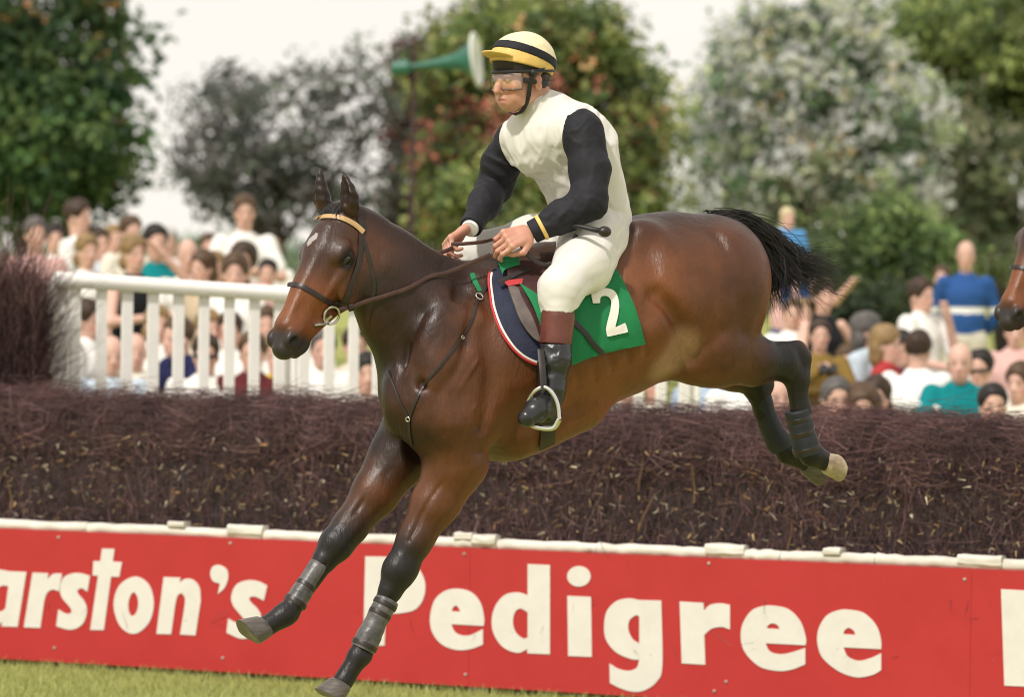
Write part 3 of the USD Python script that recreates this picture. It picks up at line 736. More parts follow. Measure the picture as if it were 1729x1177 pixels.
# ------------------------------------------------------------------ the racehorse
PSI = math.radians(28)
HF = np.array([-math.cos(PSI), -math.sin(PSI), 0.0])      # the way the horse goes
HS = np.array([math.sin(PSI), -math.cos(PSI), 0.0])       # its left side, towards the camera
HO = np.array([0.013, 16.0, 0.0])
M2P = FPX / 16.0
def H2W(p):
    p = np.asarray(p, float)
    return HO + p[..., 0:1] * HF + p[..., 1:2] * HS + p[..., 2:3] * np.array([0, 0, 1.0])
def W2H(w):
    d = np.asarray(w, float) - HO
    return np.stack([d @ HF, d @ HS, d[..., 2]], -1)
def HD(v):
    v = np.asarray(v, float)
    return v[..., 0:1] * HF + v[..., 1:2] * HS + v[..., 2:3] * np.array([0, 0, 1.0])
def Q(px, py, s=0.0):
    """horse coordinates (forward, left, up) of the photo pixel in the plane s metres left of the horse's middle"""
    return W2H(on_plane(px, py, HO + HS * s, HS))
def Qs(rows):
    return [Q(*r[:3]) for r in rows]
S_AX = (0, 1, 0)
px = lambda r: r / M2P

# head frame
HD_YAW, HD_PITCH, HK = math.radians(19), math.radians(55), 1.07
HK3 = np.array([1.02, 1.16, 1.07])      # length, width and depth of the head
_h = np.array([math.cos(HD_YAW), math.sin(HD_YAW), 0])
HX = math.cos(HD_PITCH) * _h - np.array([0, 0, math.sin(HD_PITCH)])
HYv = np.array([-math.sin(HD_YAW), math.cos(HD_YAW), 0])
HZ = math.sin(HD_PITCH) * _h + np.array([0, 0, math.cos(HD_PITCH)])
HP = Q(570, 350, -0.01)
HAX = np.array([HX, HYv, HZ])
def HC(x, y, z):
    return HP + HK3[0] * x * HX + HK3[1] * y * HYv + HK3[2] * z * HZ

def seg_dist(p, pts):
    best = np.full(len(p), 9.0)
    for a, b in zip(pts[:-1], pts[1:]):
        ba = b - a; t = np.clip((p - a) @ ba / (ba @ ba), 0, 1)
        best = np.minimum(best, np.linalg.norm(p - a - t[:, None] * ba, axis=1))
    return best
# front legs
NF = [(774, 778, .135), (734, 850, .132), (700, 912, .125), (674, 965, .12), (660, 996, .118), (622, 1076, .112), (605, 1110, .11), (580, 1150, .106)]
FF = [(682, 762, -.135), (634, 832, -.13), (592, 889, -.125), (567, 920, -.12), (550, 944, -.12), (498, 1020, -.115), (480, 1039, -.115), (447, 1060, -.112)]
# hind legs
NH = [(1218, 598, .145), (1275, 610, .145), (1320, 612, .14), (1343, 638, .138), (1352, 690, .135), (1365, 748, .132), (1370, 768, .13), (1394, 780, .13)]
FH = [(1205, 600, -.14), (1245, 622, -.14), (1272, 634, -.135), (1279, 660, -.13), (1291, 700, -.13), (1314, 745, -.125), (1330, 764, -.125), (1358, 780, -.12)]
def build_horse(NF, FF, NH, FH, h):
    """(field, vertices, quads, normals, coat colours) of the bay horse with its legs laid out as given"""
    hf = Field((-1.45, -0.40, 0.42), (1.25, 0.44, 2.46), h)
    # trunk
    TR = Qs([(742, 628), (800, 622), (868, 602), (945, 572), (1020, 538), (1062, 516), (1105, 498), (1168, 476)])
    TRr = [px(r) for r in (106, 126, 141, 135, 133, 131, 128, 117)]
    TRk = [1.02, 0.90, 0.86, 0.97, 0.99, 0.98, 0.97, 0.99]
    for i in range(len(TR) - 1):
        hf.cone(TR[i], TR[i + 1], TRr[i], TRr[i + 1], 0.06, (S_AX, (TRk[i] + TRk[i + 1]) / 2))
    hf.ell(Q(1212, 472), (px(84), 0.235, px(106)), k=0.08)
    # back and withers
    hf.chain(Qs([(1130, 402), (1010, 424), (905, 452), (835, 470), (770, 492)]), [px(38), px(32), px(30), px(32), px(40)], 0.08, (S_AX, 1.5))
    # buttock, thigh
    for sg in (1, -1):
        s = 0.150 * sg
        hf.ell(Q(1222, 515, s), (px(72), 0.115, px(122)), k=0.07)
        hf.ell(Q(1168, 556, s * 1.02), (px(66), 0.105, px(86)), k=0.08)
        hf.ell(Q(1085, 398, s * 0.95), (px(24), 0.040, px(20)), k=0.09)     # point of hip
        hf.ell(Q(1200, 598, s), (px(60), 0.098, px(54)), k=0.07)
    # shoulders and breast
    for sg in (1, -1):
        hf.ell(Q(752, 630, 0.175 * sg), (px(60), 0.080, px(118)), k=0.08)
        hf.ell(Q(722, 690, 0.130 * sg), (px(52), 0.100, px(74)), k=0.06)
        hf.ell(Q(795, 705, 0.185 * sg), (px(62), 0.080, px(62)), k=0.07)
        hf.ell(Q(678, 675, 0.070 * sg), (px(34), 0.070, px(62)), k=0.05)
    hf.cone(Q(850, 735), Q(960, 690), px(44), px(40), 0.10, (S_AX, 2.2))
    hf.ell(Q(1125, 612), (px(58), 0.07, px(32)), k=0.04)                     # sheath
    # neck
    NK = Qs([(768, 578), (720, 544), (682, 502), (648, 456), (615, 412)])
    hf.chain(NK, [px(114), px(103), px(86), px(68), px(54)], 0.06, (S_AX, 0.60))
    hf.chain(Qs([(775, 478), (715, 453), (664, 420), (612, 380)]), [px(30), px(22), px(18), px(20)], 0.06, (S_AX, 0.8))
    hf.chain(Qs([(684, 655), (684, 600), (678, 550)]), [px(30), px(24), px(22)], 0.06)
    for sg in (1, -1):
        hf.chain(Qs([(742, 650, 0.12 * sg), (704, 560, 0.075 * sg), (656, 490, 0.055 * sg)]), [px(30), px(24), px(16)], 0.05)
        hf.chain(Qs([(780, 540, 0.15 * sg), (727, 505, 0.085 * sg), (658, 448, 0.05 * sg)]), [px(34), px(30), px(20)], 0.05)
    class _Scaled:
        """the head's sizes are for a head of unit scale"""
        def ell(self, c, r, axes=None, k=0.02, cut=False): hf.ell(c, np.asarray(r) * HK, axes, k, cut)
        def cone(self, a, b, r1, r2, k=0.02, flat=None, cut=False): hf.cone(a, b, r1 * HK, r2 * HK, k, flat, cut)
        def chain(self, pts, radii, k=0.02, flat=None, cut=False): hf.chain(pts, [r * HK for r in radii], k, flat, cut)
    hh = _Scaled()
    # head
    hh.ell(HC(0.185, 0, -0.135), (0.145, 0.082, 0.120), HAX, 0.03)
    hh.cone(HC(0.02, 0, -0.06), HC(0.17, 0, -0.055), 0.078, 0.082, 0.03, (HYv, 1.02))
    hh.cone(HC(0.17, 0, -0.058), HC(0.33, 0, -0.072), 0.080, 0.066, 0.03, (HYv, 0.92))
    hh.cone(HC(0.33, 0, -0.074), HC(0.50, 0, -0.078), 0.068, 0.052, 0.03, (HYv, 0.78))
    hh.cone(HC(0.49, 0, -0.062), HC(0.565, 0, -0.075), 0.052, 0.040, 0.02, (HYv, 1.05))
    hh.cone(HC(0.40, 0, -0.118), HC(0.545, 0, -0.120), 0.036, 0.024, 0.018, (HYv, 1.0))
    hh.ell(HC(0.505, 0, -0.137), (0.034, 0.030, 0.020), HAX, 0.015)          # chin
    hh.cone(HC(0.25, 0, -0.20), HC(0.44, 0, -0.128), 0.030, 0.026, 0.03, (HYv, 1.5))
    hh.cone(HC(0.10, 0, 0.012), HC(0.50, 0, -0.020), 0.014, 0.010, 0.03, (HYv, 2.4))
    for sg in (1, -1):
        hh.ell(HC(0.165, 0.070 * sg, -0.035), (0.048, 0.034, 0.026), HAX, 0.02)   # brow
        hh.ell(HC(0.172, 0.072 * sg, -0.066), (0.034, 0.030, 0.028), HAX, 0.012)
        hh.ell(HC(0.20, 0.066 * sg, -0.15), (0.100, 0.026, 0.088), HAX, 0.02)     # cheek
        hh.chain([HC(0.21, 0.074 * sg, -0.085), HC(0.34, 0.055 * sg, -0.082)], [0.014, 0.006], 0.018)   # facial crest
        hh.ell(HC(0.19, 0.104 * sg, -0.068), (0.024, 0.020, 0.019), HAX, 0.006, True)    # socket
        hh.ell(HC(0.535, 0.040 * sg, -0.052), (0.036, 0.020, 0.030), HAX, 0.014)  # nostril wing
        hh.ell(HC(0.548, 0.061 * sg, -0.055), (0.023, 0.021, 0.015), (HAX.T @ np.array([[.88, 0, -.47], [0, 1, 0], [.47, 0, .88]])).T, 0.008, True)
        hh.chain([HC(0.590, 0.020 * sg, -0.103), HC(0.54, 0.044 * sg, -0.104), HC(0.465, 0.052 * sg, -0.106)], [0.003, 0.003, 0.003], 0.006, cut=True)
        # ears, pricked
        e0 = HC(0.015, 0.055 * sg, -0.01)
        et = Q(581, 293, 0.045) if sg > 0 else Q(541, 287, -0.075)
        side = HYv * sg
        ear = [e0 * (1 - q) + et * q + side * (.012 * math.sin(q * 3.14)) for q in (0, .22, .45, .68, .87, 1.03)]
        hf.chain(ear, [.030, .036, .035, .026, .015, .006], 0.010, (HX, 0.55))
        fr = unit(np.array([0.9, 0.40 * sg, 0.1]))
        hf.chain([ear[1] + fr * .030, ear[2] + fr * .031, ear[3] + fr * .024, ear[4] + fr * .016], [.013, .019, .013, .006], 0.006, cut=True)
    for L in (NF, FF):
        hf.chain(Qs(L[:5]), [px(52), px(39), px(29), px(27), px(20)], 0.03, (S_AX, 0.92))
        hf.chain(Qs(L[4:]), [px(18), px(14.5), px(18), px(17)], 0.02, (S_AX, 0.95))
        sg = 1 if L is NF else -1
        a, b, c = Qs(L[:3])
        hf.ell(a * 0.55 + b * 0.45 + np.array([0.02, 0.02 * sg, 0]), (0.06, 0.055, 0.11), k=0.05)
        hf.ell(Q(L[3][0] - 3, L[3][1] + 2, L[3][2]), (0.045, 0.045, 0.055), k=0.02)
        hf.ell(Q(L[3][0] + 18, L[3][1] - 10, L[3][2]), (0.030, 0.022, 0.040), k=0.03)
        f, g = Qs(L[6:8])
        hf.ell(f + unit(f - g) * 0.005 - np.array([0.022, 0, 0.0]), (0.030, 0.030, 0.030), k=0.02)   # ergot
    hf.cone(Q(752, 715, .14), Q(762, 785, .14), px(58), px(44), 0.05)
    hf.cone(Q(700, 712, -.14), Q(682, 768, -.14), px(54), px(44), 0.05)
    for L in (NH, FH):
        hf.chain(Qs(L[:4]), [px(54), px(40), px(28), px(21)], 0.04, (S_AX, 0.85))
        hf.chain(Qs(L[3:]), [px(20), px(16.5), px(15.5), px(20), px(17)], 0.02, (S_AX, 0.95))
    hf.chain(Qs([(1308, 594, .14), (1346, 590, .14), (1353, 604, .14), (1350, 640, .138)]), [px(14), px(13), px(15), px(17)], 0.03, (S_AX, 0.9))
    hf.chain(Qs([(1252, 585, .145), (1300, 598, .142), (1330, 593, .14)]), [px(24), px(15), px(12)], 0.03, (S_AX, 0.8))
    hf.chain(Qs([(1268, 612, -.135), (1294, 612, -.135), (1293, 650, -.13)]), [px(14), px(12), px(14)], 0.03)
    # relief: hollows, edges of muscles, veins, ribs
    GROOVES = []
    def groove(pts, depth, width):
        GROOVES.append((spline([tuple(p) for p in Qs(pts)], 120), depth, width))
    groove([(655, 480, .07), (690, 540, .10), (692, 600, .12), (684, 650, .12)], .009, .026)
    groove([(690, 440, .05), (725, 490, .10), (770, 520, .15)], .007, .030)
    groove([(800, 500, .2), (790, 560, .23), (770, 620, .24), (742, 660, .22)], .008, .026)
    groove([(1165, 470, .26), (1180, 540, .25), (1172, 610, .24)], .006, .034)
    groove([(1240, 590, .2), (1275, 580, .17), (1310, 584, .15)], .005, .016)
    groove([(960, 690, .27), (1020, 660, .28), (1080, 625, .27)], .006, .03)                       # jugular
    groove([(790, 470, .12), (748, 545, .18), (716, 620, .19), (706, 690, .17)], .011, .034)       # front of the shoulder blade
    groove([(822, 560, .26), (830, 640, .27), (812, 720, .26)], .011, .030)                        # behind the shoulder
    groove([(716, 650, .20), (760, 700, .23), (800, 760, .22)], .010, .022)                        # above the forearm
    groove([(735, 700, .2), (768, 735, .22), (775, 780, .19)], .006, .016)
    groove([(694, 660, .0), (698, 720, .0), (704, 760, .0)], .022, .030)                           # breast
    groove([(1108, 500, .27), (1140, 545, .27), (1148, 600, .24)], .022, .038)                     # flank hollow
    groove([(1095, 430, .24), (1100, 470, .27), (1092, 530, .29)], .010, .045)
    groove([(1210, 400, .20), (1238, 480, .24), (1240, 560, .22), (1232, 620, .19)], .008, .030)   # thigh
    groove([(1150, 620, .2), (1190, 585, .24), (1215, 560, .25)], .006, .030)
    for i in range(7):
        groove([(890 + 30 * i, 560 - 12 * i, .31), (906 + 30 * i, 625 - 12 * i, .31), (922 + 28 * i, 680 - 14 * i, .27)], .0035, .016)
    groove([(815, 600, .27), (780, 650, .26), (752, 700, .24)], -.0035, .008)
    groove([(860, 730, .27), (920, 705, .28), (985, 660, .27)], -.0030, .008)
    groove([(835, 680, .28), (800, 690, .27), (782, 720, .25), (770, 770, .2)], -.0030, .007)
    for L in (NF, FF):
        groove([(L[0][0] + 12, L[0][1] + 20, L[0][2] + .05), (L[1][0] + 6, L[1][1], L[1][2] + .05), (L[2][0] + 2, L[2][1], L[2][2] + .04)], .007, .014)
        groove([(L[0][0] - 22, L[0][1] + 30, L[0][2] + .07), (L[1][0] - 14, L[1][1] + 6, L[1][2] + .05), (L[2][0] - 8, L[2][1] + 2, L[2][2] + .04)], .006, .012)
        groove([(L[4][0] + 7, L[4][1], L[4][2] + .03), (L[5][0] + 6, L[5][1] - 8, L[5][2] + .03)], .005, .010)
    def relief(p):
        out = 0.010 * (meshkit.fbm(p * (9.0, 9.0, 6.5), 3, 5) - 0.5) * np.clip(1.7 - 2.2 * np.clip(p[:, 0] - 0.55, 0, 1), 0.2, 1) * (1 - .85 * sstep(2.10, 2.22, p[:, 2]) * (p[:, 0] > .55))
        for q, dep, wid in GROOVES:
            lo, hi = q.min(0) - 3 * wid, q.max(0) + 3 * wid
            for sg in (1, -1):
                pp = p * (1, sg, 1)
                m = ((pp > lo) & (pp < hi)).all(1)
                if m.any():
                    d = cKDTree(q).query(pp[m])[0]
                    out[m] += 1.6 * dep * np.exp(-(d / wid) ** 2)
        return out
    hf.displace(relief)
    hv, hq, hn = hf.mesh()


    # coat: bay with black points, the horse's own colouring
    bay, dark, black, tan, orange = (np.array(c) for c in ((.104, .0335, .0098), (.020, .0075, .0046), (.0055, .0042, .0042), (.26, .15, .085), (.205, .062, .017)))
    nz = meshkit.fbm(hv * 7, 4, 2); nz2 = meshkit.fbm(hv * 22, 3, 9)
    col = np.tile(bay, (len(hv), 1))
    top = Qs([(760, 440), (850, 450), (960, 420), (1060, 375), (1150, 360), (1225, 378)])
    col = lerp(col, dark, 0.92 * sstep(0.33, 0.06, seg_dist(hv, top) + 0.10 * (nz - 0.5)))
    neck = Qs([(700, 700), (690, 600), (690, 520), (660, 450), (630, 400)])
    col = lerp(col, dark * 0.8, 0.94 * sstep(0.33, 0.15, seg_dist(hv, neck) + 0.16 * (nz - 0.5)))
    col = lerp(col, black, 0.55 * sstep(0.12, 0.04, seg_dist(hv, Qs([(655, 690), (655, 620), (655, 560), (645, 500)])) + .05 * (nz - .5)))
    thigh = Qs([(1235, 440, .2), (1245, 520, .24), (1235, 600, .2)])
    col = lerp(col, dark * 1.6, 0.55 * sstep(0.16, 0.04, seg_dist(hv, thigh) + .08 * (nz - .5)))
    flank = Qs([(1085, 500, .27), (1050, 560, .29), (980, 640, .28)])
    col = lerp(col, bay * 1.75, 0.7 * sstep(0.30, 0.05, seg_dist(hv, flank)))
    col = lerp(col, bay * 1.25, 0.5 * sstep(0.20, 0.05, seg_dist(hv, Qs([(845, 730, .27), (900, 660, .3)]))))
    col = lerp(col, tan * 1.3, 0.75 * sstep(0.11, 0.03, seg_dist(hv, Qs([(1118, 612, .2), (1150, 585, .24)]))))
    col = lerp(col, black, 0.9 * sstep(0.085, 0.045, seg_dist(hv, Qs([(1105, 640), (1185, 640)]))))
    for L, i0 in ((NF, 1), (FF, 1)):
        q = Qs(L); a, b = q[i0 - 1], q[i0 + 2]
        along = (hv - a) @ unit(b - a)
        on = sstep(0.24, 0.12, seg_dist(hv, q))
        col = lerp(col, black * 1.7, on * sstep(0.18, 0.44, along + 0.16 * (nz - 0.5)))
    for L in (NH, FH):
        q = Qs(L); a, b = q[0], q[2]
        along = (hv - a) @ unit(b - a)
        col = lerp(col, black * 1.2, sstep(0.15, 0.08, seg_dist(hv, q[1:])) * sstep(0.02, 0.22, along + 0.05 * (nz - 0.5)))
    hx = np.stack([(hv - HP) @ HX, (hv - HP) @ HYv, (hv - HP) @ HZ], -1) / HK3
    head = sstep(-0.03, 0.06, hx[:, 0]) * sstep(-0.34, -0.24, hx[:, 2]) * sstep(0.19, 0.10, np.abs(hx[:, 1]))
    hcol = np.tile(np.array([.075, .027, .011]), (len(hv), 1))
    hcol = lerp(hcol, (.045, .020, .013), sstep(-0.06, 0.0, hx[:, 2]) * sstep(0.5, 0.1, hx[:, 0]))
    hcol = lerp(hcol, orange * 0.95, 0.85 * sstep(0.20, 0.06, np.linalg.norm((hx - (0.42, np.sign(hx[:, 1]).mean(), 0)) [:, [0, 2]] - np.array([0, -0.07]), axis=1)))
    hcol = lerp(hcol, (.022, .012, .009), sstep(0.13, 0.05, np.linalg.norm(hx[:, [0, 2]] - np.array([0.20, -0.25]), axis=1)))
    muz = hx[:, 0] - 0.35 * np.clip(-hx[:, 2] - 0.06, -0.1, 0.1) * -1
    hcol = lerp(hcol, (.026, .019, .018), sstep(0.475, 0.535, muz + 0.04 * (nz - 0.5)))
    hcol = lerp(hcol, (.004, .003, .003), sstep(0.030, 0.018, np.linalg.norm(hx - np.stack([np.full(len(hx), .548), .061 * np.sign(hx[:, 1]), np.full(len(hx), -.055)], -1), axis=1)))
    hcol = lerp(hcol, (.012, .008, .008), sstep(0.055, 0.030, np.linalg.norm((hx - np.stack([np.full(len(hx), .178), .10 * np.sign(hx[:, 1]), np.full(len(hx), -.066)], -1)), axis=1)))
    star = (np.abs(hx[:, 0] - 0.165) / 0.034 + np.abs(hx[:, 1] + 0.004 + 0.25 * (hx[:, 0] - .165)) / 0.014 < 1 + 1.6 * (nz2 - 0.5)) & (hx[:, 2] > -0.04)
    hcol = lerp(hcol, (.42, .38, .36), star.astype(float) * 0.9)
    col = lerp(col, hcol, head * sstep(0.33, 0.15, seg_dist(hv, [HC(0.02, 0, -.1), HC(.6, 0, -.08)])))
    for L in (0,):
        ear = sstep(0.01, -0.01, hx[:, 0]) * sstep(-0.02, 0.015, (hv - HP)[:, 2])
        col = lerp(col, dark * 0.8, ear)
    col *= (0.70 + 0.60 * nz)[:, None] * (0.93 + 0.14 * nz2)[:, None]
    return hf, hv, hq, hn, col
hf, hv, hq, hn, col = build_horse(NF, FF, NH, FH, 0.0065)
HV = H2W(hv)
coat = material('bay_coat', (1, 1, 1), 0.43, var=0.22, scale=30, spec=0.38, bump=0.25, bscale=90, attr=True, stretch=(1.0, 1.0, 0.35), rvar=0.06)
black_hair = material('black_horsehair', (.010, .0075, .0070), 0.42, var=0.4, scale=40, spec=0.5)
eye_mat = material('dark_eye', (.006, .004, .003), 0.06, spec=0.8)
hoof_mat = material('grey_horn', (.085, .070, .060), 0.45, var=0.35, scale=18, stretch=(1, 1, 6))
pale_hoof = material('pale_horn', (.42, .34, .22), 0.55, color2=(.16, .11, .07), scale=22)

horse = Thing('racehorse', 'dark bay racehorse with star stretched out in mid leap in front of the red board', 'horse', kind=None)
horse.part('body', (HV, hq), coat, normals=HD(hn), color=col)
for sg in (1, -1):
    c = HC(0.176, 0.074 * sg, -0.064)
    v, f = blob((0, 0, 0), 1.0, 3)
    horse.part('eye', (H2W(c + (v * (0.030, 0.026, 0.024)) @ HAX), f), eye_mat, smooth=True)
def hoof(top, tip, r0, r1, mat, flat_heel=0.75, label=None):
    """a hoof: slanted cone from the coronet (top) to the ground surface (tip)"""
    a, b = H2W(top), H2W(tip)
    ax = unit(b - a); side = unit(np.cross(ax, HS)); L = np.linalg.norm(b - a)
    prof = [(0.0, -0.012), (0.8 * r0, -0.010), (r0, 0.0), (r0 * 1.03, 0.1 * L), (r1 * 0.97, 0.9 * L), (r1, 0.97 * L), (r1 * 0.97, L), (r1 * 0.7, L * 0.98), (0.0, L * 0.93)]
    v, f = lathe(prof, (0, 0, 0), (0, 0, 1), 28)
    x = v[:, 0].copy()
    v[:, 2] -= np.where(x < 0, -x, 0) * 0.30 * np.clip(v[:, 2] / L, 0, 1)        # shorter at the heel
    v[:, 0] = np.where(x < 0, x * flat_heel, x) + 0.25 * v[:, 2]
    return a + v[:, :1] * side + v[:, 1:2] * unit(np.cross(ax, side)) + v[:, 2:] * ax, f
HOOFS = [(Q(575, 1158, .105), Q(561, 1182, .105), .050, .062, hoof_mat, None), (Q(446, 1061, -.112), Q(421, 1079, -.112), .052, .066, hoof_mat, None),
         (Q(1395, 780, .13), Q(1419, 782, .13), .048, .058, pale_hoof, 'pale hoof with a white sole'), (Q(1362, 783, -.12), Q(1388, 790, -.12), .048, .058, hoof_mat, None)]
for tp, tip, a, b, m, lab in HOOFS:
    v, f = hoof(tp, tip, a, b, m)
    horse.part('hoof', (v, f), m, smooth=35, label=lab)
# hair: tail, mane, forelock
rng = np.random.default_rng(7)
def strands(rows, n, spread0, spread1, w, jit, seglen=14, curl=0.0, seed=1):
    r = np.random.default_rng(seed)
    vs, fs, k = [], [], 0
    base = spline(rows, seglen * 2)
    m = len(base); tt = np.linspace(0, 1, m)
    for i in range(n):
        end = int(m * (0.72 + 0.28 * r.random() ** 0.7)); end = max(end, 6)
        off0 = r.normal(size=3) * spread0; off1 = r.normal(size=3) * spread1
        ph, am = r.random() * 6.28, curl * r.random()
        wav = np.stack([np.sin(tt * 7 + ph), np.cos(tt * 5 + ph * 2), np.sin(tt * 6 + ph * 3)], -1) * (am * tt ** 1.2)[:, None]
        p = (base + off0 + (off1 - off0 * 0.5) * (tt ** 1.3)[:, None] + wav)[:end]
        rad = w * (1 - 0.85 * np.linspace(0, 1, end) ** 2) * (0.7 + 0.6 * r.random())
        v, f = tube(p, rad, 3, caps=False)
        vs.append(v); fs.append(f + k); k += len(v)
    return np.vstack(vs), np.vstack(fs)
tl = [strands(Qs([(1205, 370, 0), (1243, 373, 0), (1280, 398, .0), (1305, 430, .0), (1322, 472, .02), (1338, 515, .03)]), 520, .013, .046, .0020, 0, curl=.06, seed=3),
      strands(Qs([(1205, 370, 0), (1248, 371, 0), (1292, 400, .0), (1330, 440, .0), (1368, 460, .0), (1396, 478, .0)]), 520, .013, .044, .0020, 0, curl=.07, seed=4),
      strands(Qs([(1210, 368, 0), (1260, 384, 0), (1290, 425, .0), (1302, 470, .0), (1312, 520, .0)]), 360, .013, .028, .0020, 0, curl=.02, seed=5),
      strands(Qs([(1205, 370, 0), (1250, 371, 0), (1298, 400, .0), (1345, 430, .0), (1400, 440, .0), (1432, 462, .0)]), 70, .016, .055, .0014, 0, curl=.08, seed=6)]
core = spline(Qs([(1196, 392), (1236, 386), (1266, 402), (1288, 445)]), 12)
tlv, tlf = join(tl + [tube(core, px(21) * (1 - np.linspace(0, 1, len(core)) ** 2 * 0.85), 12)])
horse.part('tail', (H2W(tlv), tlf), black_hair, smooth=True)
mn = []
crest = spline(Qs([(612, 352), (644, 376), (698, 409), (742, 432), (780, 448)]), 130)
for i, c in enumerate(crest):
    for j in range(5):
        a = c + rng.normal(size=3) * (0.006, 0.006, 0.004) - (0, 0.004, 0.006)
        L = 0.045 + 0.03 * rng.random()
        d = unit(np.array([-0.35 + 0.3 * rng.normal(), -1.0, 0.25 + 0.2 * rng.normal()]))
        t = np.linspace(0, 1, 6)[:, None]
        mn.append(tube(a + d * L * t * [1, 1, 1] + np.array([0, 0, -0.05]) * t ** 2, .0022 * (1 - .7 * t[:, 0]), 3, caps=False))
mv, mf = join(mn)
horse.part('mane', (H2W(mv), mf), black_hair, smooth=True)
fl = []
for j in range(110):
    a = HC(-0.01 + .02 * rng.random(), 0.035 * rng.normal() * .6, 0.012)
    d = unit(HX * 0.9 + HZ * 0.35 + HYv * 0.35 * rng.normal())
    t = np.linspace(0, 1, 6)[:, None]
    fl.append(tube(a + d * (0.05 + .04 * rng.random()) * t - HZ * .02 * t ** 2, .002 * (1 - .7 * t[:, 0]), 3, caps=False))
fv, ff = join(fl)
horse.part('forelock', (H2W(fv), ff), black_hair, smooth=True)
horse.done()

# ---------------------------------------------------------------- laying tack on the horse
def hit(pxy, field=None):
    """points (horse coordinates) where the view through the photo pixels meets the horse, and the normals there"""
    field = field or hf
    pxy = np.asarray(pxy, float)
    o = W2H(CAM[None])[0]
    d = ray(pxy[:, 0], pxy[:, 1]); d = np.stack([d @ HF, d @ HS, d[:, 2]], -1); d /= np.linalg.norm(d, axis=1, keepdims=True)
    t = ((0.43 - o[1]) / d[:, 1])
    best_t, best = t.copy(), np.full(len(t), 9.0)
    done = np.zeros(len(t), bool)
    for _ in range(150):
        p = o + d * t[:, None]
        v = field.value(p)
        g = (v < best) & ~done
        best[g] = v[g]; best_t[g] = t[g]
        done |= v < 0.0008
        t = np.where(done, t, t + np.clip(v * 0.8, 0.0008, 0.05))
        if (p[:, 1] < -0.45).all():
            break
    p = o + d * best_t[:, None]
    return p, field.gradient(p)
def drape(poly, off, thick, step=6.0, wrinkle=0.0, smooth_n=3, field=None, seed=1):
    """a cloth whose outline in the photo is poly, lying off metres above the coat"""
    poly = Polygon(poly).buffer(0)
    x0, y0, x1, y1 = poly.bounds
    gx, gy = np.meshgrid(np.arange(x0 + step / 2, x1, step), np.arange(y0 + step / 2, y1, step))
    pts = np.stack([gx.ravel(), gy.ravel()], -1)
    inner = poly.buffer(-step * 0.4)
    pts = pts[shapely.contains_xy(inner, pts[:, 0], pts[:, 1])]
    L = poly.exterior.length; nb = max(12, int(L / step))
    bd = np.array([poly.exterior.interpolate(i * L / nb).coords[0] for i in range(nb)])
    P = np.vstack([bd, pts])
    tri = Delaunay(P).simplices
    c = P[tri].mean(1)
    tri = tri[shapely.contains_xy(poly.buffer(0.3), c[:, 0], c[:, 1])]
    p, n = hit(P, field)
    nb_ = [set() for _ in range(len(P))]
    for a, b, cc in tri:
        nb_[a] |= {b, cc}; nb_[b] |= {a, cc}; nb_[cc] |= {a, b}
    A = [np.array(list(s)) if s else np.array([i]) for i, s in enumerate(nb_)]
    for _ in range(smooth_n):
        n = np.array([n[a].mean(0) + n[i] for i, a in enumerate(A)]); n /= np.linalg.norm(n, axis=1, keepdims=True)
        w = np.array([(p[a].mean(0) - p[i]) @ n[i] for i, a in enumerate(A)])
        p = p + n * np.maximum(w, -0.001)[:, None] * 0.5
    if wrinkle:
        p = p + n * (wrinkle * (meshkit.fbm(p * (14, 14, 9), 3, seed) - 0.3))[:, None]
    top, bot = p + n * (off + thick), p + n * off
    e = W2H(CAM[None])[0]
    fl = np.einsum('ij,ij->i', np.cross(p[tri[:, 1]] - p[tri[:, 0]], p[tri[:, 2]] - p[tri[:, 0]]), e - p[tri[:, 0]]) < 0
    tri[fl] = tri[fl][:, ::-1]
    N = len(P)
    rim = []
    ed = {}
    for t in tri:
        for a, b in ((t[0], t[1]), (t[1], t[2]), (t[2], t[0])):
            ed[(a, b)] = 1
    for a, b in ed:
        if (b, a) not in ed:
            rim += [(a, a + N, b + N), (a, b + N, b)]
    return np.vstack([top, bot]), np.vstack([tri, tri[:, ::-1] + N, np.array(rim)])
def strap_on(rows, w, t=0.003, off=0.002, n=40, field=None):
    """a flat strap lying on the horse along photo pixels"""
    q = spline(rows, n)
    p, nn = hit(q, field)
    for _ in range(3):
        p[1:-1] = (p[:-2] + 2 * p[1:-1] + p[2:]) / 4; nn[1:-1] = (nn[:-2] + 2 * nn[1:-1] + nn[2:]) / 4
    nn /= np.linalg.norm(nn, axis=1, keepdims=True)
    return tube(p + nn * (off + t / 2), w / 2, 8, flat=(nn, t / w))
def mirror(mesh):
    v, f = mesh
    v = v.copy(); v[:, 1] *= -1
    return v, f[:, ::-1]
def tw(mesh):
    return H2W(mesh[0]), mesh[1]
# ------------------------------------------------------------------ tack
leather = material('dark_leather', (.016, .0095, .007), 0.42, var=0.35, scale=25, spec=0.5)
rein_mat = material('brown_rein_leather', (.055, .022, .018), 0.5, var=0.3, scale=25)
steel = material('bright_steel', (.62, .61, .58), 0.25, var=0.1, metallic=1.0)
tan_leather = material('tan_leather', (.42, .27, .12), 0.5, var=0.2)
green_cloth = material('green_cloth', (.010, .165, .058), 0.75, var=0.16, scale=7, bump=0.15, bscale=300, spec=0.3)
white_felt = material('white_number_felt', (.74, .71, .64), 0.8, var=0.06, scale=30)
navy_cloth = material('navy_quilted_cloth', (.013, .016, .040), 0.8, var=0.3, scale=14, bump=0.3, bscale=90)
white_piping = material('white_piping', (.68, .64, .60), 0.7)
red_piping = material('red_piping', (.42, .025, .030), 0.7)
saddle_brown = material('maroon_saddle_leather', (.050, .017, .017), 0.38, var=0.35, scale=18)
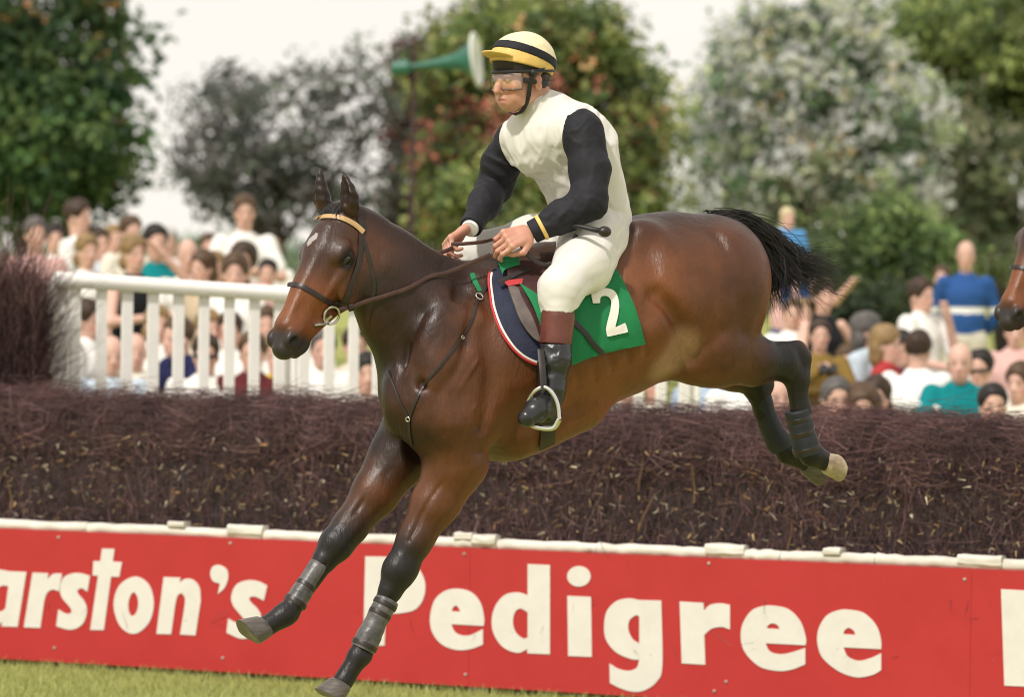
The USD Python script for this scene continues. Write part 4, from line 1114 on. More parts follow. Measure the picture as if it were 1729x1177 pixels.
flap_grey = material('worn_grey_leather', (.10, .075, .068), 0.5, var=0.35, scale=16)
boot_grey = material('grey_leather', (.022, .020, .020), 0.4, color2=(.12, .112, .108), scale=16, bump=.3, bscale=40)
boot_navy = material('navy_neoprene', (.010, .012, .019), 0.6, var=0.4, scale=20)
def hmir(mesh):
    """mirror image of something on the horse's head"""
    v, f = mesh
    return v - 2 * ((v - HP) @ HYv)[:, None] * HYv, np.asarray(f)[:, ::-1]
def ring(c, r, w, axis, n=28, start=0.0, squash=1.0):
    z = unit(axis); x = unit(np.cross(z, (0.2, 0.1, 0.9))); y = np.cross(z, x)
    t = np.linspace(0, 2 * np.pi, n, endpoint=False)
    return tube(c + r * (np.cos(t)[:, None] * x + squash * np.sin(t)[:, None] * y), w, 8, closed=True)

bridle = Thing('bridle', 'dark leather bridle with tan browband on the leaping bay horse and its reins', 'bridle')
cheek = strap_on([(610, 384), (607, 434), (592, 482), (578, 515), (566, 524)], .022)
bridle.part('cheekpiece', tw(cheek), leather)
bridle.part('cheekpiece', tw(hmir(cheek)), leather)
bridle.part('browband', tw(strap_on([(536, 369), (552, 366), (575, 368), (598, 379), (613, 392)], .021, t=.006)), tan_leather, label='padded tan browband')
bridle.part('headpiece', tw(strap_on([(613, 392), (611, 377), (606, 366)], .026)), leather)
nose = strap_on([(487, 481), (502, 481), (522, 490), (543, 503), (562, 512), (583, 508), (592, 494)], .020, t=.004)
bridle.part('noseband', tw(nose), leather)
bridle.part('throat_lash', tw(strap_on([(612, 400), (624, 440), (632, 480), (630, 505)], .014)), leather)
bp, bn = hit([(556, 533)])
bc = bp[0] + 0.012 * HYv
for k in (0, 1):
    m = ring(bc, .033, .0045, HYv + 0.35 * HX)
    bridle.part('bit_ring', tw(hmir(m) if k else m), steel)
bridle.part('bit', tw(tube([bc + HX * .0, bc + HX * .02 - HYv * .012, bc - HYv * .05], .008, 8)), steel)
bridle.part('bit_keeper', tw(tube(hit([(552, 545), (540, 548), (528, 549)])[0] + HYv * .006, .0065, 8)), steel)
def rein_run(a, b, sag, n=40):
    t = np.linspace(0, 1, n)[:, None]
    p = a + (b - a) * t - np.array([0, 0, sag]) * 4 * t * (1 - t)
    v = hf.value(p); g = hf.gradient(p)
    push = np.clip(0.012 - v, 0, 0.2)
    for _ in range(3):
        p = p + g * push[:, None]; v = hf.value(p); g = hf.gradient(p); push = np.clip(0.010 - v, 0, 0.1)
    for _ in range(4):
        p[1:-1] = (p[:-2] + p[1:-1] * 2 + p[2:]) / 4
    return p
HAND_N, HAND_F = Q(828, 430, .155), Q(765, 418, -.03)
ra = bc - HX * .030 + HZ * -.006
nr = rein_run(ra, HAND_N, 0.012)
bridle.part('rein', tw(tube(nr, .0085, 8, flat=(np.broadcast_to(S_AX, nr.shape), .35))), rein_mat)
bridle.part('rein_stop', tw(tube(nr[3:5], .016, 8)), leather)
fr_ = rein_run(hmir((ra[None], np.zeros((1, 3), int)))[0][0], HAND_F, 0.01)
bridle.part('rein', tw(tube(fr_, .0085, 8, flat=(np.broadcast_to(S_AX, fr_.shape), .35))), rein_mat)
r2 = spline([Q(762, 412, -.02), Q(790, 411, .03), Q(815, 408, .09), Q(832, 404, .15)], 20)
bridle.part('rein', tw(tube(r2, .0075, 8, flat=(np.broadcast_to(S_AX, r2.shape), .4))), rein_mat)
r3 = spline([Q(880, 412, .19), Q(890, 428, .20), Q(908, 443, .205), Q(926, 447, .215), Q(946, 437, .235), Q(962, 418, .25), Q(974, 396, .255)], 36)
bridle.part('rein_loop', tw(tube(r3, .010, 8, flat=(np.broadcast_to(S_AX, r3.shape), .5))), leather)
bridle.done()

breast = Thing('breastplate', 'thin dark breastplate straps crossing the chest of the leaping bay horse', 'breastplate')
breast.part('strap', tw(strap_on([(826, 478), (816, 490), (808, 500)], .018)), leather)
breast.part('strap', tw(strap_on([(806, 506), (797, 540), (778, 572), (745, 615), (715, 652), (697, 690), (691, 708)], .012, n=60)), leather)
breast.part('strap', tw(strap_on([(691, 708), (678, 684), (664, 652), (655, 625)], .010)), leather)
breast.part('strap', tw(strap_on([(691, 708), (692, 730), (696, 752)], .011)), leather)
p, n_ = hit([(808, 502), (690, 708)])
breast.part('buckle_ring', tw(ring(p[0] + n_[0] * .007, .014, .003, n_[0])), steel)
breast.part('buckle_ring', tw(ring(p[1] + n_[1] * .007, .008, .002, n_[1])), steel)
p, n_ = hit([(779, 570)])
breast.part('buckle', tw(ring(p[0] + n_[0] * .007, .007, .002, n_[0])), steel)
breast.part('green_tie', tw(strap_on([(797, 462), (802, 476), (810, 492)], .020)), green_cloth)
breast.done()

PAD = outline([(826, 466), (828, 502), (838, 542), (858, 580), (884, 605), (914, 616), (935, 612, 1), (960, 500), (905, 455), (850, 446, 1)])
pad = Thing('saddle_pad', 'navy saddle pad edged in white and red under the saddle', 'saddle pad')
m = drape(PAD, .004, .010, wrinkle=.002)
for m_ in (m, mirror(m)):
    pad.part('pad', tw(m_), navy_cloth, smooth=50)
edge = PAD[(PAD[:, 0] < 916)]
edge = np.array(sorted([e for e in edge if e[1] > 462 and (e[0] < 860 or e[1] > 575)], key=lambda e: (e[1] + 0.3 * e[0])))
for nm, mt, sh, w in (('white_edging', white_piping, 2.2, .010), ('red_edging', red_piping, -1.4, .010)):
    c = np.array([905., 500.]); q = edge + (c - edge) / np.linalg.norm(c - edge, axis=1, keepdims=True) * sh
    p, n_ = hit(q)
    for _ in range(4):
        p[1:-1] = (p[:-2] + 2 * p[1:-1] + p[2:]) / 4
    pad.part(nm, tw(tube(p + n_ * .012, w / 2, 8)), mt)
pad.done()

CLOTH = outline([(900, 480, 1), (960, 450), (1031, 448, 1), (1042, 462), (1056, 490), (1068, 520), (1078, 555), (1085, 580, 1), (1050, 587), (1010, 597), (985, 606), (962, 616, 1), (945, 606, 1)])
cloth = Thing('number_cloth', 'green number cloth with a white 2 behind the jockey\'s leg', 'number cloth')
m = drape(CLOTH, .014, .004, step=5, wrinkle=.011)
for m_ in (m, mirror(m)):
    cloth.part('cloth', tw(m_), green_cloth, smooth=50)
FLAP = outline([(874, 492, 1), (905, 512), (945, 548, 1), (930, 570), (914, 594, 1), (908, 570), (900, 540), (888, 512)])
cloth.part('front_flap', tw(drape(FLAP, .045, .004, step=4, wrinkle=.008, seed=4)), green_cloth, smooth=50)
TOPF = outline([(838, 447, 1), (862, 437), (873, 455, 1), (850, 462), (845, 470, 1)])
cloth.part('front_corner', tw(drape(TOPF, .030, .004, step=4, wrinkle=.006, seed=6)), green_cloth, smooth=50)
c3 = lambda q: [(740 + a[0] / 2.942, 330 + a[1] / 2.942, *a[2:]) for a in q]
TWO = outline(c3([(757, 548, 1), (752, 505), (775, 480), (828, 473), (870, 490), (886, 540), (880, 595), (862, 657, 1), (918, 632, 1), (931, 675, 1), (820, 701, 1), (817, 666, 1), (843, 575), (848, 535), (835, 513), (810, 510), (795, 522), (792, 545, 1)]))
cloth.part('number', tw(drape(TWO, .0205, .003, step=3, wrinkle=.011, smooth_n=3)), white_felt, smooth=50)
cloth.part('surcingle', tw(strap_on([(960, 540), (985, 566), (1012, 596)], .022, off=.024)), leather)
cloth.done()

saddle = Thing('saddle', 'small maroon racing saddle under the jockey with one bright stirrup hanging', 'saddle')
sf = Field((-.62, -.30, 1.6), (.45, .42, 2.3), .008)
sf.chain(Qs([(858, 452), (900, 462), (950, 452), (1005, 432)]), [.045, .038, .036, .045], 0.03, (S_AX, 2.6))
sf.cone(Q(858, 452), Q(862, 440), .035, .022, 0.03, (S_AX, 1.6))
v, q, n = sf.mesh()
saddle.part('seat', (H2W(v), q), saddle_brown, normals=HD(n))
SF = outline([(852, 452, 1), (890, 448), (930, 470), (965, 500), (945, 560), (915, 588), (890, 560), (872, 520), (857, 488)])
m = drape(SF, .022, .006)
saddle.part('flap', tw(m), saddle_brown, smooth=50)
saddle.part('flap', tw(mirror(m)), saddle_brown, smooth=50)
SG = outline([(856, 494, 1), (872, 496), (880, 515), (896, 545), (908, 582, 1), (893, 572), (874, 545)])
saddle.part('knee_roll', tw(drape(SG, .031, .008, step=4)), flap_grey, smooth=50, label='worn grey leather knee roll')
saddle.part('red_webbing', tw(drape(outline([(846, 481, 1), (878, 479, 1), (880, 490, 1), (855, 492, 1)]), .033, .004, step=3)), red_piping, label='red webbing strip')
saddle.part('strap', tw(strap_on([(838, 484), (856, 474), (872, 466), (888, 462)], .018, off=.036)), leather)
gir = strap_on([(912, 560), (918, 640), (924, 700), (922, 752)], .07, t=.006, off=.006)
for m_ in (gir, mirror(gir)):
    saddle.part('girth', tw(m_), leather)
SC = Q(917, 690, .385)
la = spline([Q(913, 590, .38), Q(916, 625, .41), Q(918, 656, .425)], 14)
saddle.part('stirrup_leather', tw(tube(la, .013, 8, flat=(np.broadcast_to((0.3, 1, 0), la.shape), .3))), leather)
arch = spline([Q(889, 698, .375), Q(892, 678, .375), Q(903, 661, .40), Q(918, 654, .42), Q(931, 662, .44), Q(941, 682, .455), Q(944, 708, .46)], 40)
saddle.part('stirrup_iron', tw(tube(arch, .0085, 10)), steel, label='bright steel stirrup iron')
tread = spline([Q(889, 698, .375), Q(898, 718, .39), Q(932, 723, .44), Q(944, 708, .46)], 14)
saddle.part('stirrup_tread', tw(tube(tread, .011, 8)), steel)
saddle.done()

def leg_boot(label, rows, radii, mat, straps, strap_mat):
    t = Thing('tendon_boot', label, 'horse boot')
    path = spline(Qs(rows), 26)
    rr = np.interp(np.linspace(0, 1, len(path)), np.linspace(0, 1, len(radii)), [px(r) for r in radii])
    rr = rr * (1 + 0.14 * (meshkit.fbm(path * 40, 2, 3) - .5)); rr[0] *= .92; rr[-1] *= .93
    t.part('shell', tw(tube(path, rr, 22)), mat, smooth=50)
    for s in straps:
        i = int(s * (len(path) - 1)); i = min(max(i, 1), len(path) - 2)
        d = unit(path[i + 1] - path[i - 1])
        t.part('strap', tw(tube([path[i] - d * .009, path[i] - d * .007, path[i] + d * .007, path[i] + d * .009], np.array([1, 1.03, 1.03, 1]) * rr[i] * 1.02, 22)), strap_mat, smooth=50)
    t.done()
leg_boot('worn grey boot round the leading foreleg that reaches furthest left', [(541, 952, -.12), (516, 990, -.116), (496, 1022, -.115)], [17, 17, 20], boot_grey, (.5, .93), leather)
leg_boot('grey strapped boot round the lower foreleg nearest the grass', [(655, 1012, .117), (637, 1046, .114), (612, 1098, .111)], [20, 19, 22], boot_grey, (.15, .42, .95), leather)
leg_boot('dark strapped boot on the near hind leg above the pale hoof', [(1345, 692, .135), (1353, 725, .134), (1364, 766, .131)], [22, 21, 25], boot_navy, (.25, .6, .9), leather)
leg_boot('plain navy boot on the far hind leg under the horse\'s thigh', [(1284, 668, -.13), (1297, 712, -.13), (1320, 757, -.125)], [19, 19, 24], boot_navy, (), boot_grey)
# ------------------------------------------------------------------ the jockey
skin = material('fair_skin', (1, 1, 1), 0.5, var=0.07, scale=14, attr=True, extra={'subsurface_weight': 0.12, 'subsurface_scale': 0.01, 'subsurface_radius': (1.0, .35, .2)})
SKIN = np.array([.50, .255, .175])
silk_white = material('cream_white_silk', (.62, .595, .55), 0.7, var=0.05, scale=6, spec=0.4, bump=0.10, bscale=40, bdist=.004)
breech_white = material('white_breeches_cloth', (.61, .585, .54), 0.75, var=0.06, scale=9, bump=0.12, bscale=60, bdist=.004)
silk_black = material('black_silk', (.012, .012, .016), 0.72, var=0.3, scale=9, spec=0.28, bump=0.15, bscale=50, bdist=.004)
yellow_silk = material('yellow_silk', (.64, .42, .12), 0.6, var=0.12, scale=10, bump=0.12, bscale=40, bdist=.004)
pale_yellow = material('pale_yellow_silk', (.70, .61, .38), 0.6, var=0.08, scale=10, bump=0.12, bscale=40, bdist=.004)
boot_black = material('polished_black_leather', (.010, .010, .011), 0.28, var=0.4, scale=12, spec=0.6, bump=0.2, bscale=18)
boot_brown = material('mahogany_boot_top', (.105, .028, .018), 0.35, var=0.25, scale=15)
olive_dark = material('dark_olive_felt', (.028, .021, .014), 0.8, var=0.2)
black_rubber = material('black_rubber', (.008, .008, .009), 0.5, var=0.2)
brown_hair = material('brown_hair', (.030, .016, .010), 0.5, var=0.5, scale=40)
amber_rim = material('smoky_clear_plastic_rim', (.13, .075, .06), 0.3, var=0.1)
lens = usdkit.material(stage, '/World/Looks/goggle_lens', {'t': ('transparent_bsdf', {'color': (.96, .94, .90)}), 'g': ('glossy_bsdf', {'roughness': .06, 'color': (.95, .95, .95)}), 'm': ('mix_closure', {'fac': 0.15})},
                       [('t.BSDF', 'm.closure1'), ('g.BSDF', 'm.closure2')], surface='m.closure')
# joints: photo pixel and metres left of the horse's middle
SHN, ELN, WRN = Q(986, 222, .18), Q(994, 342, .27), Q(908, 387, .185)
SHF, ELF, WRF = Q(872, 232, -.16), Q(836, 312, -.29), Q(798, 378, -.11)
TL = unit(SHN - SHF)
HIPN, KNN, ANN = Q(998, 408, .12), Q(946, 488, .325), Q(934, 664, .375)
HIPF, KNF, ANF = Q(985, 398, -.12), Q(800, 432, -.30), Q(835, 590, -.36)
# head frame
FY_ = math.radians(11); FP_ = math.radians(3)
_g = np.array([math.cos(FY_), math.sin(FY_), 0])
FX = math.cos(FP_) * _g - np.array([0, 0, math.sin(FP_)]); FYv = np.array([-math.sin(FY_), math.cos(FY_), 0]); FZ = np.cross(FX, FYv)
FAX = np.array([FX, FYv, FZ])
FO, FK = Q(880, 125, 0.01), 1.07
def FC(x, y, z):
    return FO + FK * (x * FX + y * FYv + z * FZ)
rf = Field((-.52, -.50, 1.42), (.50, .56, 3.02), .0052)
def fell(c, r, k=.012, cut=False):
    rf.ell(FC(*c), np.array(r) * FK, FAX, k, cut)
def head_shape():
    fell((-.005, 0, .025), (.098, .078, .100))
    fell((.035, 0, -.050), (.060, .062, .075), .03)
    fell((.055, 0, -.098), (.034, .036, .028), .03)          # chin
    for s in (1, -1):
        fell((.030, .048 * s, -.078), (.045, .011, .028), .025)
        fell((.060, .043 * s, -.046), (.024, .022, .018), .02)   # cheek bones
        fell((.096, .031 * s, -.018), (.016, .018, .012), .010, True)
        fell((.080, .030 * s, -.019), (.013, .0135, .0125), .003)
        fell((.082, .031 * s, -.004), (.020, .022, .006), .010)
        fell((-.012, .079 * s, -.030), (.018, .008, .030), .008)
        fell((.092, .011 * s, -.060), (.010, .007, .007), .006)
    rf.chain([FC(.088, 0, -.012), FC(.105, 0, -.038), FC(.112, 0, -.056)], [.010, .011, .0125], .012)
    fell((.089, 0, -.083), (.012, .022, .0065), .006)
    fell((.086, 0, -.097), (.013, .019, .0075), .006)
    fell((.1005, 0, -.0895), (.010, .024, .0022), .003, True)
    rf.chain([FC(-.035, 0, -.05), Q(925, 188, .0), Q(945, 215, .0)], [.058, .060, .075], .03)
head_shape()
def limbs(F, infl, k=.03):
    pass
# body under the clothes
rf.chain([Q(938, 205), Q(950, 240), Q(985, 310), Q(1000, 350), Q(1003, 400)], [.085, .105, .10, .105, .115], .05, (TL, 1.35))
rf.chain([SHN, ELN, WRN], [.052, .042, .028], .02); rf.chain([SHF, ELF, WRF], [.050, .040, .028], .02)
rf.chain([HIPN, KNN, Q(941, 545, .345), ANN], [.085, .048, .042, .033], .03); rf.chain([HIPF, KNF, Q(820, 500, -.33), ANF], [.09, .055, .05, .035], .03)
rf.chain([ANN, Q(906, 694, .40)], [.034, .03], .02); rf.chain([ANF, Q(800, 620, -.40)], [.034, .03], .02)
def hand(wrist, d, n, thumb_side, curls, size=1.0, k=.006):
    """palm, four unequal bent fingers and a thumb; d along the palm, n out of its back"""
    d = unit(d); n = unit(n - d * (n @ d)); w = np.cross(d, n) * thumb_side       # w points to the thumb
    P = lambda a, b, c: wrist + size * (a * d + b * w + c * n)
    rf.chain([wrist, P(.030, .0, 0)], [.026, .026], .012, (n, .75))
    for b in (-.028, -.010, .009, .027):
        rf.chain([P(.02, b * .7, 0), P(.088, b, .002)], [.0145, .0125], .012)
    lens_ = ((.040, .024, .018), (.046, .029, .020), (.043, .027, .019), (.034, .020, .016))
    for i, b in enumerate((.030, .011, -.009, -.028)):
        p, ang = P(.088 - abs(b) * .12, b, .002), 0.0
        c1, c2, c3_ = curls[i]
        for L, c, r0, r1 in zip(lens_[i], (c1, c2, c3_), (.0100, .0092, .0084), (.0092, .0084, .0076)):
            ang += math.radians(c)
            q = p + size * L * (math.cos(ang) * d - math.sin(ang) * n)
            rf.cone(p, q, r0, r1, k=.004); p = q
        rf.ell(P(.088 - abs(b) * .12, b, .004), (.0115,) * 3, k=.006)
    t0 = P(.025, .030, -.006); t1 = P(.055, .050, -.016); t2 = P(.085, .040, -.026); t3 = P(.104, .024, -.032)
    rf.chain([t0, t1], [.016, .0125], .012); rf.chain([t1, t2, t3], [.0115, .010, .0085], .004)
hand(WRN + unit(Q(838, 412, .165) - WRN) * .025, Q(832, 414, .185) - WRN, np.array([.20, .80, .55]), -1, [(32, 50, 38), (36, 54, 40), (40, 58, 40), (46, 60, 40)], 1.22)
hand(WRF + unit(Q(756, 410, -.08) - WRF) * .03, Q(752, 412, -.09) - WRF, np.array([.35, -.40, .75]), 1, [(38, 60, 45), (42, 64, 45), (46, 66, 45), (50, 66, 45)], 1.18)
v, q, n = rf.mesh()
cc = np.tile(SKIN, (len(v), 1))
loc = np.stack([(v - FO) @ FX, (v - FO) @ FYv, (v - FO) @ FZ], -1) / FK
isface = np.linalg.norm(loc, axis=1) < .17
rr_ = meshkit.fbm(v * 40, 3, 2)
cc *= (0.9 + .2 * rr_)[:, None]
def tint(c0, r, colr, a):
    d = np.linalg.norm((loc - np.array(c0)) / np.array(r), axis=1)
    cc[:] = lerp(cc, colr, a * isface * sstep(1.0, 0.55, d))
for s in (1, -1):
    tint((.075, .045 * s, -.050), (.035, .030, .028), (.52, .20, .14), .7)
    tint((.082, .033 * s, .000), (.026, .026, .0065), (.10, .05, .03), .8)
    tint((.094, .030 * s, -.019), (.010, .012, .0065), (.60, .55, .50), .8)
    tint((.096, .029 * s, -.019), (.008, .0055, .0055), (.03, .03, .03), .95)
    tint((-.012, .082 * s, -.030), (.022, .02, .035), (.48, .20, .15), .6)
tint((.092, 0, -.090), (.024, .028, .014), (.40, .125, .10), .85)
tint((.108, 0, -.052), (.022, .02, .016), (.55, .24, .17), .7)
tint((.07, 0, -.10), (.05, .05, .04), (.44, .22, .16), .35)
far = np.linalg.norm(loc, axis=1) > .25
kn = meshkit.fbm(v * 60, 2, 8)
cc = lerp(cc, (.52, .22, .16), far * 0.5 * sstep(.45, .65, kn))
jock = Thing('person', 'jockey in white and black silks and yellow cap riding the leaping bay horse', 'person')
jock.part('body', (H2W(v), q), skin, normals=HD(n), color=cc)

def folds(p, seed, amp, d=(.5, .1, -.86), along=4.0, across=17.0):
    """long soft folds running along d, with sharper creases between them"""
    d = unit(d); e = unit(np.cross(d, (0.3, 1, .2))); g = np.cross(d, e)
    w = (meshkit.fbm(p * 6, 2, seed + 9) - .5)[:, None] * 1.6
    q = np.stack([p @ d * along, p @ e * across, p @ g * across], -1) + w
    a = meshkit.noise(q, seed); b = meshkit.noise(q * 2.1 + 7, seed + 3)
    big = meshkit.noise(p * 5, seed + 5)
    return amp * (.25 + 1.1 * big) * ((np.abs(a - .5) * 3.2 - .7) + .45 * (np.abs(b - .5) * 3.2 - .7))
def garment(name, build, mat, lo=(-.55, -.50, 1.35), hi=(.50, .56, 2.95), h=.0065, fold=(1, .006), parent=None, label=None, cuts=()):
    F = Field(lo, hi, h); build(F)
    if fold:
        F.displace(lambda p: folds(p, *fold))
    for c in cuts:
        F.halfspace(*c)
    v, q, n = F.mesh()
    return jock.part(name, (H2W(v), q), mat, normals=HD(n), parent=parent, label=label)
def b_silk(F):
    F.chain([Q(934, 205), Q(944, 240), Q(964, 278), Q(985, 315), Q(997, 350), Q(998, 385)], [.094, .110, .110, .112, .108, .116], .05, (TL, 1.40))
    F.chain([SHF * .9 + SHN * .1, SHN * .9 + SHF * .1], [.078, .082], .05)
    F.chain([Q(906, 172, .0), Q(928, 196, .0)], [.067, .082], .03)
    F.ell(Q(1006, 264, .03), (.060, .115, .14), k=.07)
    F.chain([Q(938, 188, .0), Q(974, 208, .02), Q(1000, 240, .03)], [.042, .050, .052], .06, (TL, 1.6))
    F.ell(Q(892, 240, -.03), (.05, .11, .11), k=.08)
garment('silk_jacket', b_silk, silk_white, fold=(1, .0085, (.45, .25, -.85), 3.5, 15), cuts=[(Q(902, 163), unit(Q(896, 140) - Q(928, 196)))])
garment('collar', lambda F: F.chain([Q(900, 172, .0), Q(922, 192, .0)], [.067, .072], .01), silk_white, fold=None, cuts=[(Q(899, 160), unit(Q(896, 140) - Q(928, 196)))], lo=(-.3, -.2, 2.4), hi=(.2, .2, 2.95))
def b_sln(F):
    F.chain([Q(983, 218, .175), Q(996, 285, .225), ELN, ELN * .5 + WRN * .5, WRN], [.074, .073, .064, .058, .039], .03)
    F.ell(Q(983, 228, .19), (.066, .055, .078), k=.04)
garment('sleeve', b_sln, silk_black, fold=(5, .008, (.6, .6, .5), 6, 22), cuts=[(WRN, unit(WRN - ELN))])
def b_slf(F):
    F.chain([Q(868, 234, -.165), Q(846, 275, -.235), ELF, ELF * .5 + WRF * .5, WRF], [.068, .066, .062, .056, .038], .03)
garment('sleeve', b_slf, silk_black, fold=(6, .008, (.6, -.6, .5), 6, 22), cuts=[(WRF, unit(WRF - ELF))])
for W, E_, nm in ((WRN, ELN, 0), (WRF, ELF, 1)):
    d = unit(W - E_)
    jock.part('cuff', tw(tube([W - d * .012, W - d * .008, W + d * .022, W + d * .026], [.041, .0455, .0445, .040], 20)), silk_black, smooth=50)
    if nm == 0:
        jock.part('yellow_cuff_band', tw(tube([W - d * .024, W - d * .022, W - d * .011, W - d * .009], [.049, .051, .0505, .0485], 20)), yellow_silk, smooth=50)
d = unit(WRF - ELF)
jock.part('watch_strap', tw(tube([WRF + d * .026, WRF + d * .028, WRF + d * .040, WRF + d * .042], [.031, .033, .033, .031], 18)), white_felt, smooth=50, label='cream watch strap')
def b_br(F):
    F.chain([Q(996, 338), Q(998, 368), Q(998, 405)], [.119, .124, .130], .05, (TL, 1.22))
    F.chain([HIPN, Q(985, 448, .235), KNN, Q(941, 530, .342)], [.130, .100, .073, .058], .05)
    F.chain([HIPF, Q(900, 415, -.21), KNF, Q(812, 470, -.32)], [.125, .105, .080, .06], .05)
    F.ell(Q(1010, 402, .05), (.08, .12, .11), k=.06)
garment('breeches', b_br, breech_white, fold=(9, .0075, (.75, .35, -.5), 4, 15), cuts=[(Q(941, 531, .342), unit(Q(938, 664, .37) - KNN)), (Q(812, 470, -.32), unit(ANF - KNF)), (Q(997, 328), np.array([.15, 0, 1.0]))])
BA, BB = Q(943, 524, .340), Q(938, 582, .352)
jock.part('boot_top', tw(tube(np.linspace(BA, BB, 8), [.060, .063, .063, .062, .061, .060, .060, .058], 24)), boot_brown, smooth=50, label='mahogany brown boot top')
def b_boot(F):
    F.chain([BB, Q(936, 610, .36), Q(932, 650, .372), Q(931, 672, .375)], [.058, .058, .046, .041], .02)
    F.chain([Q(934, 698, .372), Q(908, 692, .39), Q(889, 706, .412)], [.032, .038, .032], .02)
    F.cone(Q(930, 668, .375), Q(906, 692, .395), .040, .038, .03)
    F.cone(Q(935, 705, .372), Q(934, 710, .372), .028, .028, .008)
garment('boot', b_boot, boot_black, h=.005, fold=(12, .004, (1, .3, .3), 8, 26), cuts=[(BB + (0, 0, 0.004), np.array([0, 0, 1.0]))])
def b_bootf(F):
    F.chain([Q(812, 470, -.32), Q(820, 520, -.335), ANF], [.058, .058, .043], .02)
    F.chain([ANF, Q(800, 622, -.40)], [.042, .036], .02)
garment('boot', b_bootf, boot_black, h=.007, fold=None, cuts=[(Q(812, 468, -.32), np.array([0, 0, 1.0]))])
# cap and goggles
def shell(name, grow, cuts, mat, label=None, h=.0045, parent=None, fold=None, k=1.0):
    F = Field(FO - .24, FO + .24, h)
    F.ell(FC(-.008, 0, .045), np.array([.119, .094, .098]) * FK + grow, FAX, k=.01)
    if fold:
        F.displace(lambda p: folds(p, *fold))
    for c in cuts:
        F.halfspace(*c)
    v, q, n = F.mesh()
    return jock.part(name, (H2W(v), q), mat, normals=HD(n), label=label, parent=parent)
pf, pb = Q(824, 100, 0), Q(930, 131, 0)
pax = unit(pf - pb); pn = unit(pax * 0 + np.cross(pax, FYv)); pn = pn if pn[2] > 0 else -pn
lowp = FC(0, 0, .010)
hel = shell('helmet', -.004, [(lowp, -FZ)], olive_dark)
t = np.linspace(0, 2 * np.pi, 40, endpoint=False)
rim = np.array([FC(-.008 + .118 * math.cos(a), .093 * math.sin(a), .010) for a in t])
jock.part('helmet_rim', tw(tube(rim, .0065, 8, closed=True)), black_rubber, parent=hel)
capm = shell('cap_cover', .006, [((pf + pb) / 2 + 0 * pn, -pn)], yellow_silk, label='yellow silk cap cover', fold=(3, .0025, (1, 0, .3), 8, 18))
bp1 = (Q(834, 72, 0) + Q(928, 112, 0)) / 2; bax = unit(Q(834, 72, 0) - Q(928, 112, 0)); bnn = np.cross(bax, FYv); bnn = unit(bnn if bnn[2] > 0 else -bnn)
shell('cap_crown', .0075, [(bp1, -bnn)], pale_yellow, label='pale yellow crown of the cap', parent=capm, fold=(3, .0025, (1, 0, .3), 8, 18))
shell('cap_band', .010, [(bp1 + bnn * .017, bnn), (bp1 - bnn * .017, -bnn)], silk_black, label='black band round the cap', parent=capm, fold=(3, .0025, (1, 0, .3), 8, 18))
PK = Field(FO - .26, FO + .26, .004)
PK.ell(FC(.098, 0, .066), np.array([.066, .070, .009]) * FK, np.array([pax, FYv, pn]), k=.01)
PK.halfspace(FC(.075, 0, .05), -FX)
v, q, n = PK.mesh()
jock.part('peak', (H2W(v), q), yellow_silk, normals=HD(n), parent=capm)
el = np.linspace(-.052, .012, 9); az = np.linspace(-86, 86, 37)
def gp(a, z, g=0.0):
    a = math.radians(a)
    x = .052 + (.056 + g) * math.cos(a) * (1 - 2.0 * (z + .02) ** 2 / .03 ** 2 * .04) ; y = (.074 + g) * math.sin(a)
    notch = 0.016 * math.exp(-(a / .16) ** 2) * max(0, (-z - .028) / .024)
    return FC(x, y, z + notch)
gv = np.array([gp(a, z) for z in el for a in az]); gi = lambda i, j: i * len(az) + j
gf = np.array([t for i in range(len(el) - 1) for j in range(len(az) - 1) for t in ((gi(i, j), gi(i, j + 1), gi(i + 1, j + 1)), (gi(i, j), gi(i + 1, j + 1), gi(i + 1, j)))])
gog = jock.part('goggles', tw((gv, gf)), lens, smooth=True, label='clear riding goggles')
rimp = np.array([gp(a, el[0]) for a in az] + [gp(az[-1], z) for z in el[1:-1]] + [gp(a, el[-1]) for a in az[::-1]] + [gp(az[0], z) for z in el[::-1][1:-1]])
jock.part('goggle_rim', tw(tube(rimp, .0036, 8, closed=True)), amber_rim, parent=gog)
for s in (1, -1):
    st = spline([gp(86 * s, -.02), FC(.02, .081 * s, -.025), FC(-.05, .080 * s, -.035), FC(-.095, .04 * s, -.03), FC(-.105, 0, -.028)], 24)
    cen = FC(-.02, 0, -.03)
    jock.part('goggle_strap', tw(tube(st, .009, 8, flat=(st - cen, .3))), black_rubber, parent=gog)
    cs = spline([FC(.022, .092 * s, .012), FC(.026, .079 * s, -.04), FC(.026, .066 * s, -.085), FC(.030, .040 * s, -.126), FC(.034, 0, -.140)], 30)
    jock.part('chin_strap', tw(tube(cs, .009, 8, flat=(cs - FC(0, 0, -.05), .35))), black_rubber, parent=hel)
    jock.part('harness_strap', tw(tube(spline([FC(.022, .094 * s, .012), FC(-.03, .094 * s, .02), FC(-.105, .05 * s, .055)], 16), .0035, 6)), black_rubber, parent=hel)
    jock.part('ear_guard', tw((lambda b: (FC(0, 0, 0) * 0 + b[0] @ np.eye(3), b[1]))(blob(FC(.018, .086 * s, .004), .016, 2))), black_rubber, parent=hel)
HB = Field(FO - .2, FO + .2, .005)
HB.ell(FC(-.045, 0, -.015), np.array([.060, .074, .050]) * FK, FAX)
HB.displace(lambda p: folds(p, 4, .006, (.5, 0, -.8), 12, 50))
HB.halfspace(FC(-.03, 0, 0), FX)
v, q, n = HB.mesh()
jock.part('hair', (H2W(v), q), brown_hair, normals=HD(n))
jock.done()
whip = Thing('whip', 'short black whip under the jockey\'s near forearm', 'whip')
